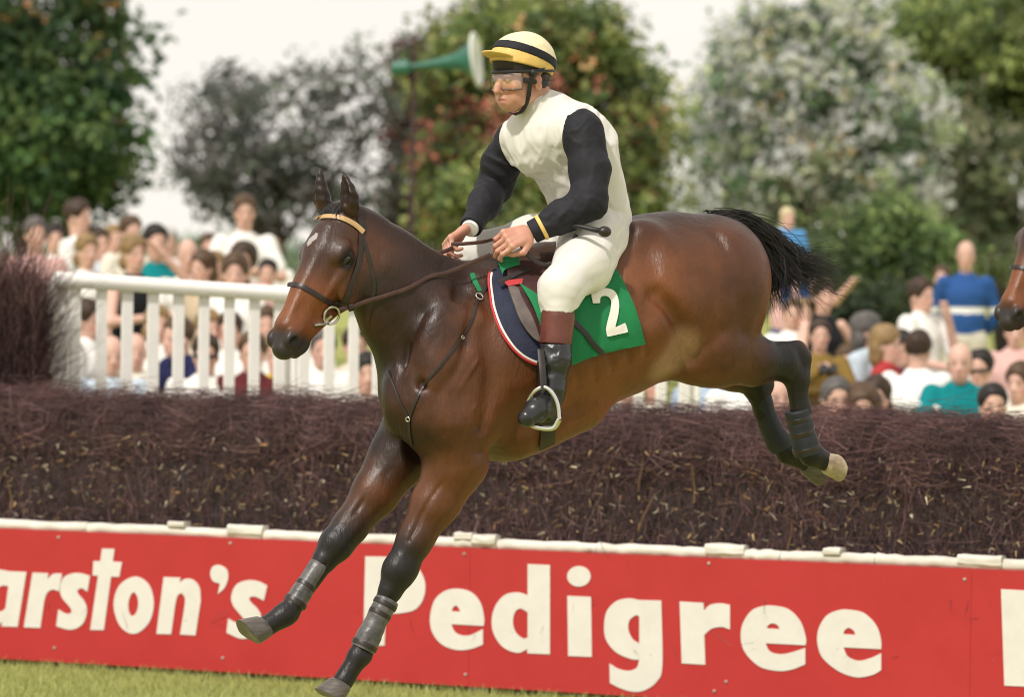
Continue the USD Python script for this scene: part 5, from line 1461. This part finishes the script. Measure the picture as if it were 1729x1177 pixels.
wp = spline([Q(1020, 391, .365), Q(1000, 387, .345), Q(975, 382, .30), Q(940, 384, .215), Q(892, 400, .19), Q(866, 409, .175)], 40)
whip.part('shaft', tw(tube(wp, np.interp(np.linspace(0, 1, len(wp)), [0, .3, 1], [.011, .009, .005]), 10)), black_rubber)
kb = trimesh.creation.icosphere(subdivisions=2)
whip.part('knob', tw((np.asarray(kb.vertices) * (.026, .021, .021) + Q(1021, 391, .375), np.asarray(kb.faces))), leather)
whip.done()
# ------------------------------------------------------------------ spectators
cloth_mat = material('spectator_clothing', (1, 1, 1), 0.85, var=0.08, scale=10, attr=True, bump=0.15, bscale=40, spec=0.25)
hair_mat = material('spectator_hair', (1, 1, 1), 0.6, var=0.35, scale=60, attr=True, spec=0.35)
glass_dark = material('dark_glasses', (.01, .01, .01), 0.15)
shoe_mat = material('dark_shoes', (.03, .025, .022), 0.5, var=0.3)
gold = material('rim_of_binoculars', (.02, .02, .022), 0.4)
COLS = dict(white=(.77, .75, .71), cream=(.72, .67, .56), lightblue=(.36, .46, .58), paleblue=(.48, .55, .62), navy=(.012, .014, .060), blue=(.020, .075, .24), teal=(.0, .185, .20), black=(.010, .010, .013), red=(.36, .035, .035), pink=(.62, .38, .35),
            khaki=(.20, .125, .030), jeans=(.055, .085, .17), grey=(.25, .25, .26), beige=(.50, .40, .28), yellow=(.60, .42, .06), brown=(.06, .035, .02), maroon=(.10, .015, .018), green=(.03, .14, .06), sky=(.08, .24, .48), stone=(.55, .50, .42))
HAIRC = dict(dark=(.014, .010, .008), brown=(.045, .024, .013), mid=(.085, .047, .023), fair=(.26, .165, .07), blond=(.60, .50, .30), grey=(.10, .09, .085), white=(.45, .43, .40), ginger=(.22, .075, .02), bald=None)
def yawm(a):
    c, s = math.cos(a), math.sin(a)
    return np.array([[c, s, 0], [-s, c, 0], [0, 0, 1]])      # rows: forward, left, up when a = heading
SPCHAIRS = []
def person(label, px_, py_, D, pose='stand', heading=-90, arms='down', top='white', low='jeans', hair='brown', style='short', sleeve='short', scale=None, female=False, tan=1.0, glasses=False, hat=None, stripe=None, lean=0.0, look=0.0, group=None, skirt=False, child=False, seat=None, held=None, tilt=0):
    """a spectator whose head is seen at photo pixel (px_, py_); heading in degrees (-90 faces the camera)"""
    hp = at(px_, py_, D)
    g = float(terrain(hp[0], hp[1])) if seat is None else seat
    H = hp[2] - g
    nominal = dict(stand=1.62, sit=1.17, ground=.80, kneel=1.05)[pose]
    k = scale or min(max(H / nominal, .62), 1.12)
    if pose in ('sit',) and scale is None:
        k = min(max(k, .85), 1.08)
    if pose in ('ground', 'kneel') and scale is None:
        k = min(max(k, .85), 1.1)
    seat_lift = H - nominal * k                     # remaining height goes into what it sits or stands on
    hd = math.radians(heading); R = yawm(hd)
    O = np.array([hp[0], hp[1], g + (seat_lift if pose != 'stand' else 0)])
    base_drop = seat_lift if pose != 'stand' else 0
    if pose == 'stand':
        O[2] = hp[2] - 1.62 * k
    W = lambda a: O + (np.asarray(a, float) * k) @ R
    J = {}
    f0 = math.radians(lean)
    pel = dict(stand=.94, sit=.52, ground=.14, kneel=.40)[pose]
    def up(h, x=0.0, y=0.0):
        """a point h above the pelvis, leaning"""
        return np.array([math.sin(f0) * h + x, y, pel + math.cos(f0) * h])
    offx = -math.sin(f0) * (nominal - pel)
    sh = lambda a: a + np.array([offx, 0, 0])
    hw = .145 if female else .168
    head = sh(up(nominal - pel)); neck = sh(up(.52)); chest = sh(up(.36)); waist = sh(up(.15)); pelv = sh(up(0.0))
    if pose == 'sit':
        legs = [[(offx, .09 * s, .52), (.42 + offx, .12 * s, .50), (.44 + offx, .11 * s, .08), (.58 + offx, .13 * s, .04)] for s in (1, -1)]
    elif pose == 'ground':
        legs = [[(offx, .09 * s, .14), (.36 + offx, .16 * s, .44), (.56 + offx, .13 * s, .08), (.68 + offx, .14 * s, .05)] for s in (1, -1)]
    elif pose == 'kneel':
        legs = [[(offx, .09 * s, .40), (.28 + offx, .12 * s, .10), (-.10 + offx, .12 * s, .07), (-.22 + offx, .12 * s, .05)] for s in (1, -1)]
    else:
        legs = [[(offx, .09 * s, .92), (.02 + offx, .10 * s, .50), (offx, .11 * s, .09), (.14 + offx, .13 * s, .04)] for s in (1, -1)]
    AR = {}
    for s in (1, -1):
        S_ = sh(up(.46, 0, hw * s))
        a = arms if isinstance(arms, str) else arms[0 if s > 0 else 1]
        dv = dict(down=((.02, .07, -.29), (.10, .04, -.52)), lap=((.10, .08, -.26), (.32, -.06, -.30)), cross=((.10, .09, -.24), (.24, -.20, -.20)), behind=((-.06, .10, -.27), (-.14, -.06, -.46)),
                  hips=((-.04, .20, -.23), (.08, .02, -.38)), shade=((.20, .20, .0), (.16, -.02, .22)), cam=((.14, .08, -.22), (.28, -.12, -.06)), knees=((.16, .06, -.22), (.40, .02, -.26)), out=((.08, .22, -.15), (.22, .30, -.02)), chin=((.16, .05, -.24), (.18, -.10, .04)))[a]
        AR[s] = [S_] + [S_ + np.array([p[0], p[1] * s, p[2]]) for p in dv]
    pts = np.array([W(p) for p in [head, neck, pelv] + [q for l in legs for q in l] + [q for a in AR.values() for q in a]])
    lo, hi = pts.min(0) - .22 * k, pts.max(0) + .22 * k
    lo[2] = min(lo[2], O[2] - .02)
    fat = 1.0 if not female else .92
    t = Thing('person', label, 'person', group)
    h = .0155 * max(k, .8)
    ax = np.array([R[0], R[1], [0, 0, 1.0]])
    lk = yawm(hd + math.radians(look)); pt = math.radians(tilt)
    fx = lk[0] * math.cos(pt) - np.array([0, 0, math.sin(pt)]); fz_ = lk[0] * math.sin(pt) + np.array([0, 0, math.cos(pt)])
    hax = np.array([fx, lk[1], fz_])
    hk = k * (1.08 if child else .95)
    HCn = lambda x, y, z: W(head) + hk * (x * hax[0] + y * hax[1] + z * hax[2])
    F = Field(lo, hi, h)
    F.ell(HCn(-.005, 0, .03), np.array([.096, .074, .098]) * hk, hax, .01)
    F.ell(HCn(.03, 0, -.045), np.array([.060, .058, .078]) * hk, hax, .03)
    F.ell(HCn(.052, 0, -.098), np.array([.03, .033, .025]) * hk, hax, .03)
    F.chain([HCn(.085, 0, -.005), HCn(.103, 0, -.043)], [.011 * hk, .013 * hk], .014)
    for s in (1, -1):
        F.ell(HCn(.092, .032 * s, -.008), np.array([.014, .017, .012]) * hk, hax, .012, True)
        F.ell(HCn(-.008, .076 * s, -.02), np.array([.018, .010, .030]) * hk, hax, .008)
    F.ell(HCn(.088, 0, -.078), np.array([.010, .022, .008]) * hk, hax, .008)
    F.chain([HCn(-.02, 0, -.06), W(neck)], [.050 * k, .052 * k], .03)
    F.chain([W(neck - np.array([0, 0, .07])), W(chest), W(waist), W(pelv)], [.058 * k, .092 * k, .09 * k, .10 * k], .04, (ax[1], 1.3))
    for s in (1, -1):
        a = [W(q) for q in AR[s]]
        F.chain(a, [.050 * k * fat, .040 * k * fat, .028 * k * fat], .02)
        d = unit(a[2] - a[1])
        F.cone(a[2], a[2] + d * .07 * k, .030 * k, .030 * k, .015)
        for q in (-.6, -.2, .2, .6):
            sd = unit(np.cross(d, [0, 0, 1.0]) + 1e-6)
            F.cone(a[2] + d * .06 * k + sd * q * .03 * k, a[2] + (d * .15 + np.array([0, 0, -.02])) * k + sd * q * .045 * k, .0115 * k, .0095 * k, .006)
        F.cone(a[2] + d * .02 * k, a[2] + (d * .07 + np.array([0, 0, .04])) * k, .013 * k, .011 * k, .008)
    for l in legs:
        F.chain([W(q) for q in l[:3]], [.078 * k, .052 * k, .036 * k], .03)
        F.cone(W(l[2]), W(l[3]), .036 * k, .03 * k, .02)
    v, q, n = F.mesh()
    loc = np.stack([(v - W(head)) @ hax[i] for i in range(3)], -1) / hk
    c = np.tile(np.array([.60, .365, .285]) * tan, (len(v), 1)) * (.92 + .16 * meshkit.fbm(v * 30, 2, 3))[:, None]
    def spot(c0, rr, cl, a):
        d = np.linalg.norm((loc - np.array(c0)) / np.array(rr), axis=1)
        c[:] = lerp(c, np.array(cl), a * sstep(1.0, .4, d))
    for s in (1, -1):
        spot((.085, .033 * s, -.008), (.03, .022, .014), (.10, .05, .04), .8)
        spot((.088, .033 * s, .016), (.03, .024, .007), (.09, .05, .03), .6)
        spot((.07, .045 * s, -.05), (.04, .03, .03), (.55, .20, .15), .5)
    spot((.092, 0, -.080), (.03, .028, .010), (.32, .10, .08), .8)
    spot((.112, 0, -.048), (.02, .02, .018), (.56, .22, .16), .6)
    t.part('body', (v, q), skin_plain, normals=n, color=c)
    def wear(name, build, colr, mat=cloth_mat, fold=.006, cuts=(), pattern=None):
        G = Field(lo - .03, hi + .03, h)
        build(G)
        if fold:
            G.displace(lambda p: fold * (np.abs(meshkit.fbm(p * 9, 2, 5) - .5) * 4 - .6))
        for u in cuts:
            G.halfspace(*u)
        a, b, m_ = G.mesh()
        if len(a) < 8:
            return
        cl = np.tile(np.array(colr, float), (len(a), 1))
        if name == 'hair':
            cl = cl * (.45 + 1.1 * meshkit.fbm(a * 28, 3, int(px_)))[:, None]
        if pattern is not None:
            cl = pattern(a, cl)
        t.part(name, (a, b), mat, normals=m_, color=cl)
    C = lambda nme: np.array(COLS[nme])
    # trousers or skirt
    def b_low(G):
        for l in legs:
            if skirt:
                G.chain([W(l[0]), W(l[1])], [.125 * k, .12 * k], .08)
            else:
                G.chain([W(q) for q in l[:3]], [.098 * k, .072 * k, .058 * k], .03)
        G.chain([W(waist * .6 + pelv * .4), W(pelv)], [.110 * k, .122 * k], .05, (ax[1], 1.36))
    wear('skirt' if skirt else 'trousers', b_low, C(low))
    def b_top(G):
        bulk = 1.0 if not female else .9
        G.chain([W(neck - np.array([0, 0, .035])), W(chest), W(waist), W(pelv + np.array([0, 0, .04]))], [.072 * k, .114 * k * bulk, .112 * k * bulk, .116 * k * bulk], .06, (ax[1], 1.38))
        for s in (1, -1):
            a = [W(q) for q in AR[s]]
            if sleeve == 'short':
                G.chain([a[0], a[0] * .25 + a[1] * .75], [.064 * k, .058 * k], .05)
            elif sleeve == 'long':
                G.chain(a, [.064 * k, .054 * k, .040 * k], .04)
    def pat(a, cl):
        if stripe:
            z = (a - O)[:, 2] / k
            for z0, z1, nm in stripe:
                cl = lerp(cl, C(nm), ((z > z0) & (z < z1)).astype(float))
        return cl
    neckcut = (W(neck + np.array([.01, 0, .030])), np.array([0, 0, 1.0]))
    wear('vest' if sleeve == 'none' else ('shirt' if sleeve == 'short' else 'pullover'), b_top, C(top), cuts=[neckcut], pattern=pat)
    if hair != 'bald' and HAIRC[hair] is not None:
        def b_hair(G):
            if style == 'balding':
                G.ell(HCn(-.03, 0, -.005), np.array([.082, .084, .045]) * hk, hax, .01)
            else:
                G.ell(HCn(-.010, 0, .046), np.array([.110, .090, .098]) * hk, hax, .02)
                if style in ('long', 'bob'):
                    G.ell(HCn(-.05, 0, -.06), np.array([.065, .095, .12 if style == 'long' else .075]) * hk, hax, .03)
                if style == 'curly':
                    G.ell(HCn(-.03, 0, .03), np.array([.115, .108, .115]) * hk, hax, .03)
            G.displace(lambda p: .022 * (meshkit.fbm(p * 24, 3, int(px_)) - .5))
            G.ell(HCn(.100, 0, -.050), np.array([.078, .068 if style in ('long', 'bob', 'curly') else .098, .112 if female or style == 'curly' else .122]) * hk, hax, .012, True)
        wear('hair', b_hair, np.array(HAIRC[hair]), hair_mat, fold=0)
    if hat:
        def b_hat(G):
            G.ell(HCn(-.008, 0, .062), np.array([.110, .092, .085]) * hk, hax, .01)
            G.ell(HCn(.10, 0, .045), np.array([.07, .075, .010]) * hk, hax, .01)
            G.halfspace(HCn(0, 0, .035), -hax[2])
        wear('cap', b_hat, C(hat), fold=0)
    if glasses:
        pts_ = [HCn(.050, .078 * s_, -.002) if a == 0 else HCn(.104, .030 * s_, -.006) for s_, a in ((1, 0), (1, 1), (-1, 1), (-1, 0))]
        t.part('glasses', tube(pts_, .012 * hk, 6, flat=(np.broadcast_to(hax[0], (4, 3)), .3)), glass_dark)
    for l in legs:
        d = W(l[3]) - W(l[2])
        G = trimesh.creation.icosphere(subdivisions=2)
        vv_ = np.asarray(G.vertices) * np.array([.135, .052, .050]) * k
        fw = unit(np.array([d[0], d[1], 0]) + 1e-6); sd_ = np.array([-fw[1], fw[0], 0])
        t.part('shoe', (W(l[2]) * .45 + W(l[3]) * .55 + vv_[:, :1] * fw + vv_[:, 1:2] * sd_ + vv_[:, 2:] * np.array([0, 0, 1.0]), np.asarray(G.faces)), shoe_mat, smooth=True)
    t.done()
    if held == 'binoculars':
        b = Thing('binoculars', 'black binoculars held by the man in the khaki shirt', 'binoculars')
        c0 = (W(AR[1][2]) + W(AR[-1][2])) / 2 + R[0] * .06
        for s in (1, -1):
            b.part('barrel', lathe([(0, 0), (.022, 0), (.024, .05), (.030, .07), (.030, .12), (0, .12)], c0 + R[1] * .032 * s - R[0] * .02, R[0] + np.array([0, 0, .3]), 14), gold)
        b.part('bridge', bar(c0 - R[1] * .03, c0 + R[1] * .03, .03, .02), gold)
        b.done()
    if pose == 'sit':
        SPCHAIRS.append((O + (np.array([offx, 0, 0]) * k) @ R, R, k, g, px_, label))
    return dict(O=O, R=R, k=k, W=W)
skin_plain = material('spectator_skin', (1, 1, 1), 0.55, var=0.05, attr=True)
P = person
# left: the row standing on the bank behind the railing
P('grey haired spectator half hidden behind the brush wing', 60, 396, 33, hair='grey', top='pink', low='grey', heading=-70)
P('dark haired youth in white T-shirt seen from the side beside the brush wing', 132, 366, 34, hair='brown', top='white', low='jeans', heading=-20, style='short')
P('fair haired spectator in white shirt left of the railing', 147, 424, 32, hair='fair', top='white', low='stone', heading=-60, female=True, style='bob')
P('brown haired man in pale blue shirt behind the fair haired spectator', 168, 412, 34, hair='brown', top='paleblue', low='navy', heading=-60)
P('brown haired man in cream top behind the woman shading her eyes', 221, 392, 34, hair='mid', top='cream', low='stone', heading=-60, arms='down')
P('woman in black vest and jeans shading her eyes with one hand', 226, 428, 31, hair='fair', top='black', low='jeans', heading=-55, arms=('shade', 'cross'), female=True, style='bob', sleeve='none')
P('dark haired child in teal top looking over the railing', 263, 411, 33, hair='dark', top='teal', low='navy', heading=-70, child=True)
P('red faced balding man in white shirt over the middle of the railing', 317, 432, 32, hair='grey', style='balding', top='white', low='beige', heading=-80, tan=.95, arms='lap')
P('brown haired woman looking left behind the railing', 343, 452, 31, hair='mid', top='beige', low='grey', heading=-130, female=True, style='bob')
P('blond woman in cream top behind the railing', 363, 452, 32, hair='fair', top='cream', low='stone', heading=-80, female=True, style='long')
P('big man in white T-shirt standing tallest on the bank at left', 413, 358, 34, hair='mid', top='white', low='stone', heading=-80, arms='cross', tilt=5)
P('brown haired woman standing in front of the tallest man', 411, 440, 31, hair='brown', top='pink', low='jeans', heading=-90, female=True, style='curly')
P('young fair faced spectator low at the railing beside the curly haired woman', 397, 462, 30, hair='mid', top='white', low='jeans', heading=-90, female=True, style='bob', child=True)
P('spectator in pale top with dark hair behind the bay horse\'s nose', 452, 462, 33, hair='dark', top='stone', low='navy', heading=-90)
# left: sitting in front of them, seen between the slats
P('white haired man in light blue shirt sitting behind the third railing gap', 188, 602, 27.0, pose='sit', hair='white', style='balding', top='paleblue', low='grey', heading=-75, arms='lap')
P('person in white shirt seen from behind next to the brush wing', 146, 540, 27.5, pose='sit', hair='brown', top='white', low='jeans', heading=-20, tan=.9)
P('brown haired spectator in pale blue behind the first slats', 112, 600, 26.5, pose='ground', hair='mid', top='paleblue', low='jeans', heading=-60, female=True, style='long')
P('man in navy shirt leaning forward behind the sixth gap', 300, 562, 27.5, pose='sit', hair='mid', top='navy', low='beige', heading=-140, arms='knees', lean=18)
P('spectator with glasses and white shirt sitting behind the railing', 347, 600, 27, pose='sit', hair='brown', top='white', low='navy', heading=-85, glasses=True)
P('sandy haired spectator in yellow behind the railing', 352, 556, 29, pose='sit', hair='fair', top='cream', low='stone', heading=-60, female=True)
P('pink faced spectator in dark red top behind the railing', 426, 596, 27, pose='sit', hair='mid', top='maroon', low='grey', heading=-90)
P('child in yellow top behind the railing under the horse\'s muzzle', 472, 600, 28, pose='sit', hair='fair', top='yellow', low='blue', heading=-100, child=True)
P('white shirted man hidden by slats under the horse\'s chin', 545, 590, 27.5, pose='sit', hair='grey', top='white', low='grey', heading=-85)
P('dark haired spectator close by the horse\'s chest', 620, 632, 27, pose='ground', hair='dark', top='cream', low='jeans', heading=-85, female=True, style='bob')
P('brown haired man behind the horse\'s throat', 600, 585, 29, pose='sit', hair='brown', top='stone', low='navy', heading=-80)
# seen under the belly and between the hind legs
P('spectator in purple top under the horse\'s belly', 1062, 655, 27, pose='ground', hair='brown', top='navy', low='jeans', heading=-90)
P('fair spectator in cream top under the horse\'s belly', 1108, 648, 27.5, pose='ground', hair='fair', top='cream', low='stone', heading=-80, female=True, style='bob')
P('spectator in light blue shirt just right of the railing\'s end', 1198, 618, 27.5, pose='sit', hair='mid', top='lightblue', low='navy', heading=-100)
P('spectator in white shirt sitting behind the horse\'s thigh', 1256, 622, 27, pose='sit', hair='brown', top='white', low='jeans', heading=-75)
P('red faced man in white shirt between the hind legs', 1314, 672, 27, pose='ground', hair='grey', style='balding', top='white', low='grey', heading=-80, tan=.95)
# right
ad = P('person in pink top carrying the blond child on the shoulders', 1334, 436, 36, hair='ginger', top='pink', low='jeans', heading=-80, arms='out')
P('small blond child in blue sitting high on someone\'s shoulders behind the tail', 1330, 370, 35, pose='sit', hair='blond', top='sky', low='blue', heading=-80, child=True, scale=.66, style='bob', seat=0.0)
P('woman in black vest top behind the tail', 1390, 500, 31, hair='brown', top='black', low='navy', heading=-70, female=True, sleeve='none', style='bob', arms=('hips', 'lap'), tan=1.05)
P('man in khaki shirt holding binoculars', 1384, 566, 29, pose='stand', hair='brown', top='khaki', low='beige', heading=-85, arms='cam', sleeve='long', held='binoculars')
P('spectator in white shirt standing close behind the tail', 1338, 530, 31, hair='mid', top='white', low='jeans', heading=-90)
P('fair haired woman in yellow behind the man with binoculars', 1356, 528, 32, hair='fair', top='cream', low='stone', heading=-80, female=True, style='long')
P('grey haired spectator in white turning away', 1464, 560, 29.5, pose='sit', hair='grey', top='paleblue', low='stone', heading=-30, female=True, style='bob', look=25)
P('long fair haired woman in red top', 1496, 582, 29, pose='sit', hair='fair', top='red', low='grey', heading=-20, female=True, style='long')
P('black haired spectator in navy beside the broad white back', 1521, 590, 29.5, pose='sit', hair='dark', top='navy', low='jeans', heading=-60, style='bob')
P('broad man in white T-shirt seen from behind', 1551, 590, 28, pose='sit', hair='brown', top='white', low='grey', heading=70, lean=10, scale=1.08)
P('man in white shirt sitting in the white garden chair with hand to chin', 1555, 500, 32, pose='sit', hair='brown', top='white', low='paleblue', heading=-40, arms=('chin', 'lap'))
P('man in blue pullover with white chest stripe standing upright with hands behind', 1631, 432, 35, hair='bald', top='blue', low='stone', heading=-95, sleeve='long', arms='behind', stripe=[(1.15, 1.20, 'white')], tan=.95)
P('balding man in teal polo shirt leaning forward', 1621, 612, 27.5, pose='sit', hair='mid', style='balding', top='teal', low='navy', heading=-100, lean=8, arms='knees')
P('man in sunglasses and white shirt behind the teal polo shirt', 1655, 624, 28.5, pose='sit', hair='dark', top='white', low='stone', heading=-110, glasses=True)
P('dark haired head low at the right just above the fence', 1676, 686, 26, pose='ground', hair='dark', top='white', low='jeans', heading=-85)
P('fair haired spectator in red and yellow at the right edge', 1722, 648, 27, pose='ground', hair='mid', top='cream', low='stone', heading=-120, female=True, style='bob', stripe=[(.42, .52, 'red'), (.30, .36, 'yellow')])
P('grey haired man low above the fence in front of the binoculars', 1412, 676, 26, pose='ground', hair='grey', top='white', low='grey', heading=-80)
P('brown haired woman low above the fence', 1480, 672, 26.5, pose='ground', hair='brown', top='beige', low='jeans', heading=-100, female=True, style='long')
P('child with brown curls low above the fence', 1455, 692, 26, pose='ground', hair='mid', top='pink', low='jeans', heading=-90, child=True, style='curly')
P('spectator in pink sitting behind the second horse\'s muzzle', 1716, 560, 31, pose='sit', hair='brown', top='pink', low='grey', heading=-100)
# more of the left hand crowd, pale and close packed
P('fair man in cream shirt just behind the left end of the rail', 192, 404, 35.5, hair='fair', top='cream', low='stone', heading=-65)
P('grey haired woman in white farther back between the two trees', 285, 408, 36, hair='white', top='white', low='stone', heading=-85, female=True, style='bob')
P('man in pale blue shirt farther back left of the tallest man', 352, 418, 36, hair='mid', top='lightblue', low='stone', heading=-80)
P('woman in white blouse right of the tallest man', 458, 424, 36, hair='fair', top='white', low='paleblue', heading=-100, female=True, style='long')
P('dark haired man in white shirt farther back at the left edge', 92, 404, 36, hair='dark', top='white', low='grey', heading=-70)
P('bald man in cream shirt sitting behind the fourth railing gap', 228, 596, 28.5, pose='sit', hair='grey', style='balding', top='cream', low='stone', heading=-80)
P('woman in white sitting behind the fifth railing gap', 266, 548, 29.5, pose='sit', hair='fair', top='white', low='paleblue', heading=-70, female=True, style='bob')
P('man in white shirt sitting behind the eighth railing gap', 388, 560, 29, pose='sit', hair='brown', top='white', low='stone', heading=-95)
P('woman in cream sitting behind the railing below the tallest man', 448, 548, 30, pose='sit', hair='mid', top='cream', low='white', heading=-80, female=True, style='long')
P('grey haired man in white sitting far right of the horse\'s chin', 505, 566, 29, pose='sit', hair='white', style='balding', top='white', low='stone', heading=-90)
P('woman in pale blue sitting between the khaki shirt and the white back', 1430, 612, 30.5, pose='sit', hair='mid', top='paleblue', low='stone', heading=-90, female=True, style='bob')
P('man in white standing beside the man in the blue pullover', 1590, 470, 36, hair='mid', top='white', low='stone', heading=-100)
# ------------------------------------------------------------------ garden chairs, loudspeaker, second horse
plastic = material('white_garden_plastic', (.70, .69, .66), 0.4, var=0.04)
def garden_chair(label, O, R, k, seat_z, group=None):
    """moulded white garden chair; O under the sitter's hips, R rows forward, left, up"""
    t = Thing('garden_chair', label, 'chair', group)
    W = lambda x, y, z: O + (np.array([x, y, z]) * (k, k, 1)) @ R
    zs = seat_z
    for i in range(5):
        y = -.20 + .10 * i
        t.part('seat_slat', bar(W(-.20, y, zs), W(.24, y, zs - .01), .085 * k, .018, (0, 0, 1)), plastic)
        t.part('back_slat', bar(W(-.20, y, zs + .05), W(-.33, y * 1.05, zs + .46), .075 * k, .018, R[0]), plastic)
    t.part('back_rail', tube(spline([W(-.34, -.25, zs + .46), W(-.36, 0, zs + .50), W(-.34, .25, zs + .46)], 10), .022, 8), plastic)
    t.part('seat_frame', tube(np.array([W(-.22, -.25, zs - .02), W(.25, -.25, zs - .02), W(.25, .25, zs - .02), W(-.22, .25, zs - .02)]), .02, 8, closed=True), plastic)
    for s in (1, -1):
        t.part('leg', tube([W(.24, .24 * s, zs), W(.30, .26 * s, 0)], [.026, .018], 8), plastic)
        t.part('leg', tube([W(-.22, .24 * s, zs), W(-.32, .26 * s, 0)], [.026, .018], 8), plastic)
        t.part('armrest', tube(spline([W(-.30, .26 * s, zs + .28), W(.05, .28 * s, zs + .24), W(.26, .27 * s, zs + .20), W(.26, .25 * s, zs)], 16), .020, 8), plastic)
    t.done()
E2 = np.eye(3)
for O, R, k, g, x, sitter in SPCHAIRS:
    if abs(x - 1330) < 1:
        continue
    sz = O[2] + .40 * k - g
    if sz < .12:
        continue
    Og = np.array([O[0], O[1], g])
    garden_chair('white garden chair under the ' + ' '.join(sitter.split()[:11]), Og, R, k, sz, 'garden chairs under the sitting spectators')
p = at(1700, 560, 31.5); g = float(terrain(p[0], p[1]))
garden_chair('empty white garden chair beside the man in the blue pullover', np.array([p[0], p[1], g]), yawm(math.radians(200)), 1.1, .44)

horn_green = material('green_horn_paint', (.022, .115, .075), 0.45, var=0.1)
horn_white = material('pale_horn_mouth', (.62, .64, .60), 0.5, var=0.05)
pole_mat = material('dark_red_pole', (.045, .018, .018), 0.7, var=0.3)
D_ = 36.0
M_, N_ = at(806, 100, D_), at(694, 112, D_)
axh = unit((M_ - N_) + np.array([0, -.10, 0])); Lh = np.linalg.norm(M_ - N_)
spk = Thing('horn_loudspeaker', 'green horn loudspeaker with a pale mouth beside the jockey\'s cap', 'loudspeaker')
kx = np.linspace(0, 1, 22)
rad = .022 + .07 * kx ** 1.3 + .128 * kx ** 7
spk.part('horn', lathe(list(zip(rad, kx * Lh)), N_, axh, 36), horn_green, smooth=True)
spk.part('mouth', lathe([(rad[-1] + .004, Lh - .012), (rad[-1] + .012, Lh), (rad[-1] + .004, Lh + .012), (rad[-1] - .02, Lh + .004), (rad[-3], Lh * .93), (rad[-7] * .8, Lh * .75), (0, Lh * .62)], N_, axh, 36), horn_white, smooth=60)
spk.part('driver', lathe([(0, -.16), (.055, -.16), (.062, -.14), (.062, -.02), (.03, .0), (0, 0)], N_, axh, 24), horn_green, smooth=40)
spk.part('bracket', bar(N_ + axh * .10 + np.array([0, .02, -.06]), N_ + axh * .02 + np.array([0, .05, -.14]), .04, .012), pole_mat)
spk.done()
pole = Thing('speaker_pole', 'slim dark red pole carrying the horn loudspeaker', 'pole')
pt_ = N_ + np.array([.02, .06, 0]); gz = float(terrain(pt_[0], pt_[1]))
pole.part('pole', tube([np.array([pt_[0], pt_[1], gz - .1]), np.array([pt_[0], pt_[1], pt_[2] + .10])], [.022, .018], 12), pole_mat)
pole.part('cap', lathe([(0, .0), (.032, .0), (.032, .02), (0, .04)], np.array([pt_[0], pt_[1], pt_[2] + .10]), (0, 0, 1), 14), pole_mat)
pole.done()

# the second horse, coming over the fence at the right edge, forelegs folded
NF2 = [(774, 778, .135), (735, 790, .132), (702, 792, .125), (676, 790, .12), (690, 812, .118), (762, 836, .112), (784, 836, .11), (806, 812, .106)]
FF2 = [(690, 765, -.135), (655, 780, -.13), (625, 782, -.125), (602, 778, -.12), (612, 800, -.12), (684, 828, -.115), (704, 830, -.115), (728, 806, -.112)]
NH2 = [(x + 40 * i / 7, y + 6 * i) for i, (x, y, s) in enumerate(NH)]
NH2 = [(*a, b[2]) for a, b in zip(NH2, NH)]
hf2, hv2, hq2, hn2, col2 = build_horse(NF2, FF2, NH, FH, 0.010)
muz = H2W(HC(.60, 0, -.06))
OFF = at(1696, 552, 18.0) - muz
horse2 = Thing('racehorse', 'brown muzzle of a second racehorse coming into the picture at the right edge', 'horse')
horse2.part('body', (H2W(hv2) + OFF, hq2), coat, normals=HD(hn2), color=col2)
for sg in (1, -1):
    c = HC(0.180, 0.074 * sg, -0.064); v, f = blob((0, 0, 0), 1.0, 2)
    horse2.part('eye', (H2W(c + (v * (0.025, 0.021, 0.020)) @ HAX) + OFF, f), eye_mat, smooth=True)
for tp, tip in ((Q(806, 812, .106), Q(826, 790, .106)), (Q(728, 806, -.112), Q(748, 786, -.112)), HOOFS[2][:2], HOOFS[3][:2]):
    v, f = hoof(tp, tip, .050, .060, hoof_mat)
    horse2.part('hoof', (v + OFF, f), hoof_mat, smooth=35)
horse2.part('tail', (H2W(tlv) + OFF, tlf), black_hair, smooth=True)
horse2.done()
br2 = Thing('bridle', 'dark noseband and cheek straps on the second racehorse at the right edge', 'bridle')
br2.part('cheekpiece', (H2W(cheek[0]) + OFF, cheek[1]), leather)
br2.part('noseband', (H2W(nose[0]) + OFF, nose[1]), leather)
br2.part('bit_ring', (lambda m: (H2W(m[0]) + OFF, m[1]))(ring(bc, .033, .0045, HYv + 0.35 * HX)), steel)
br2.done()
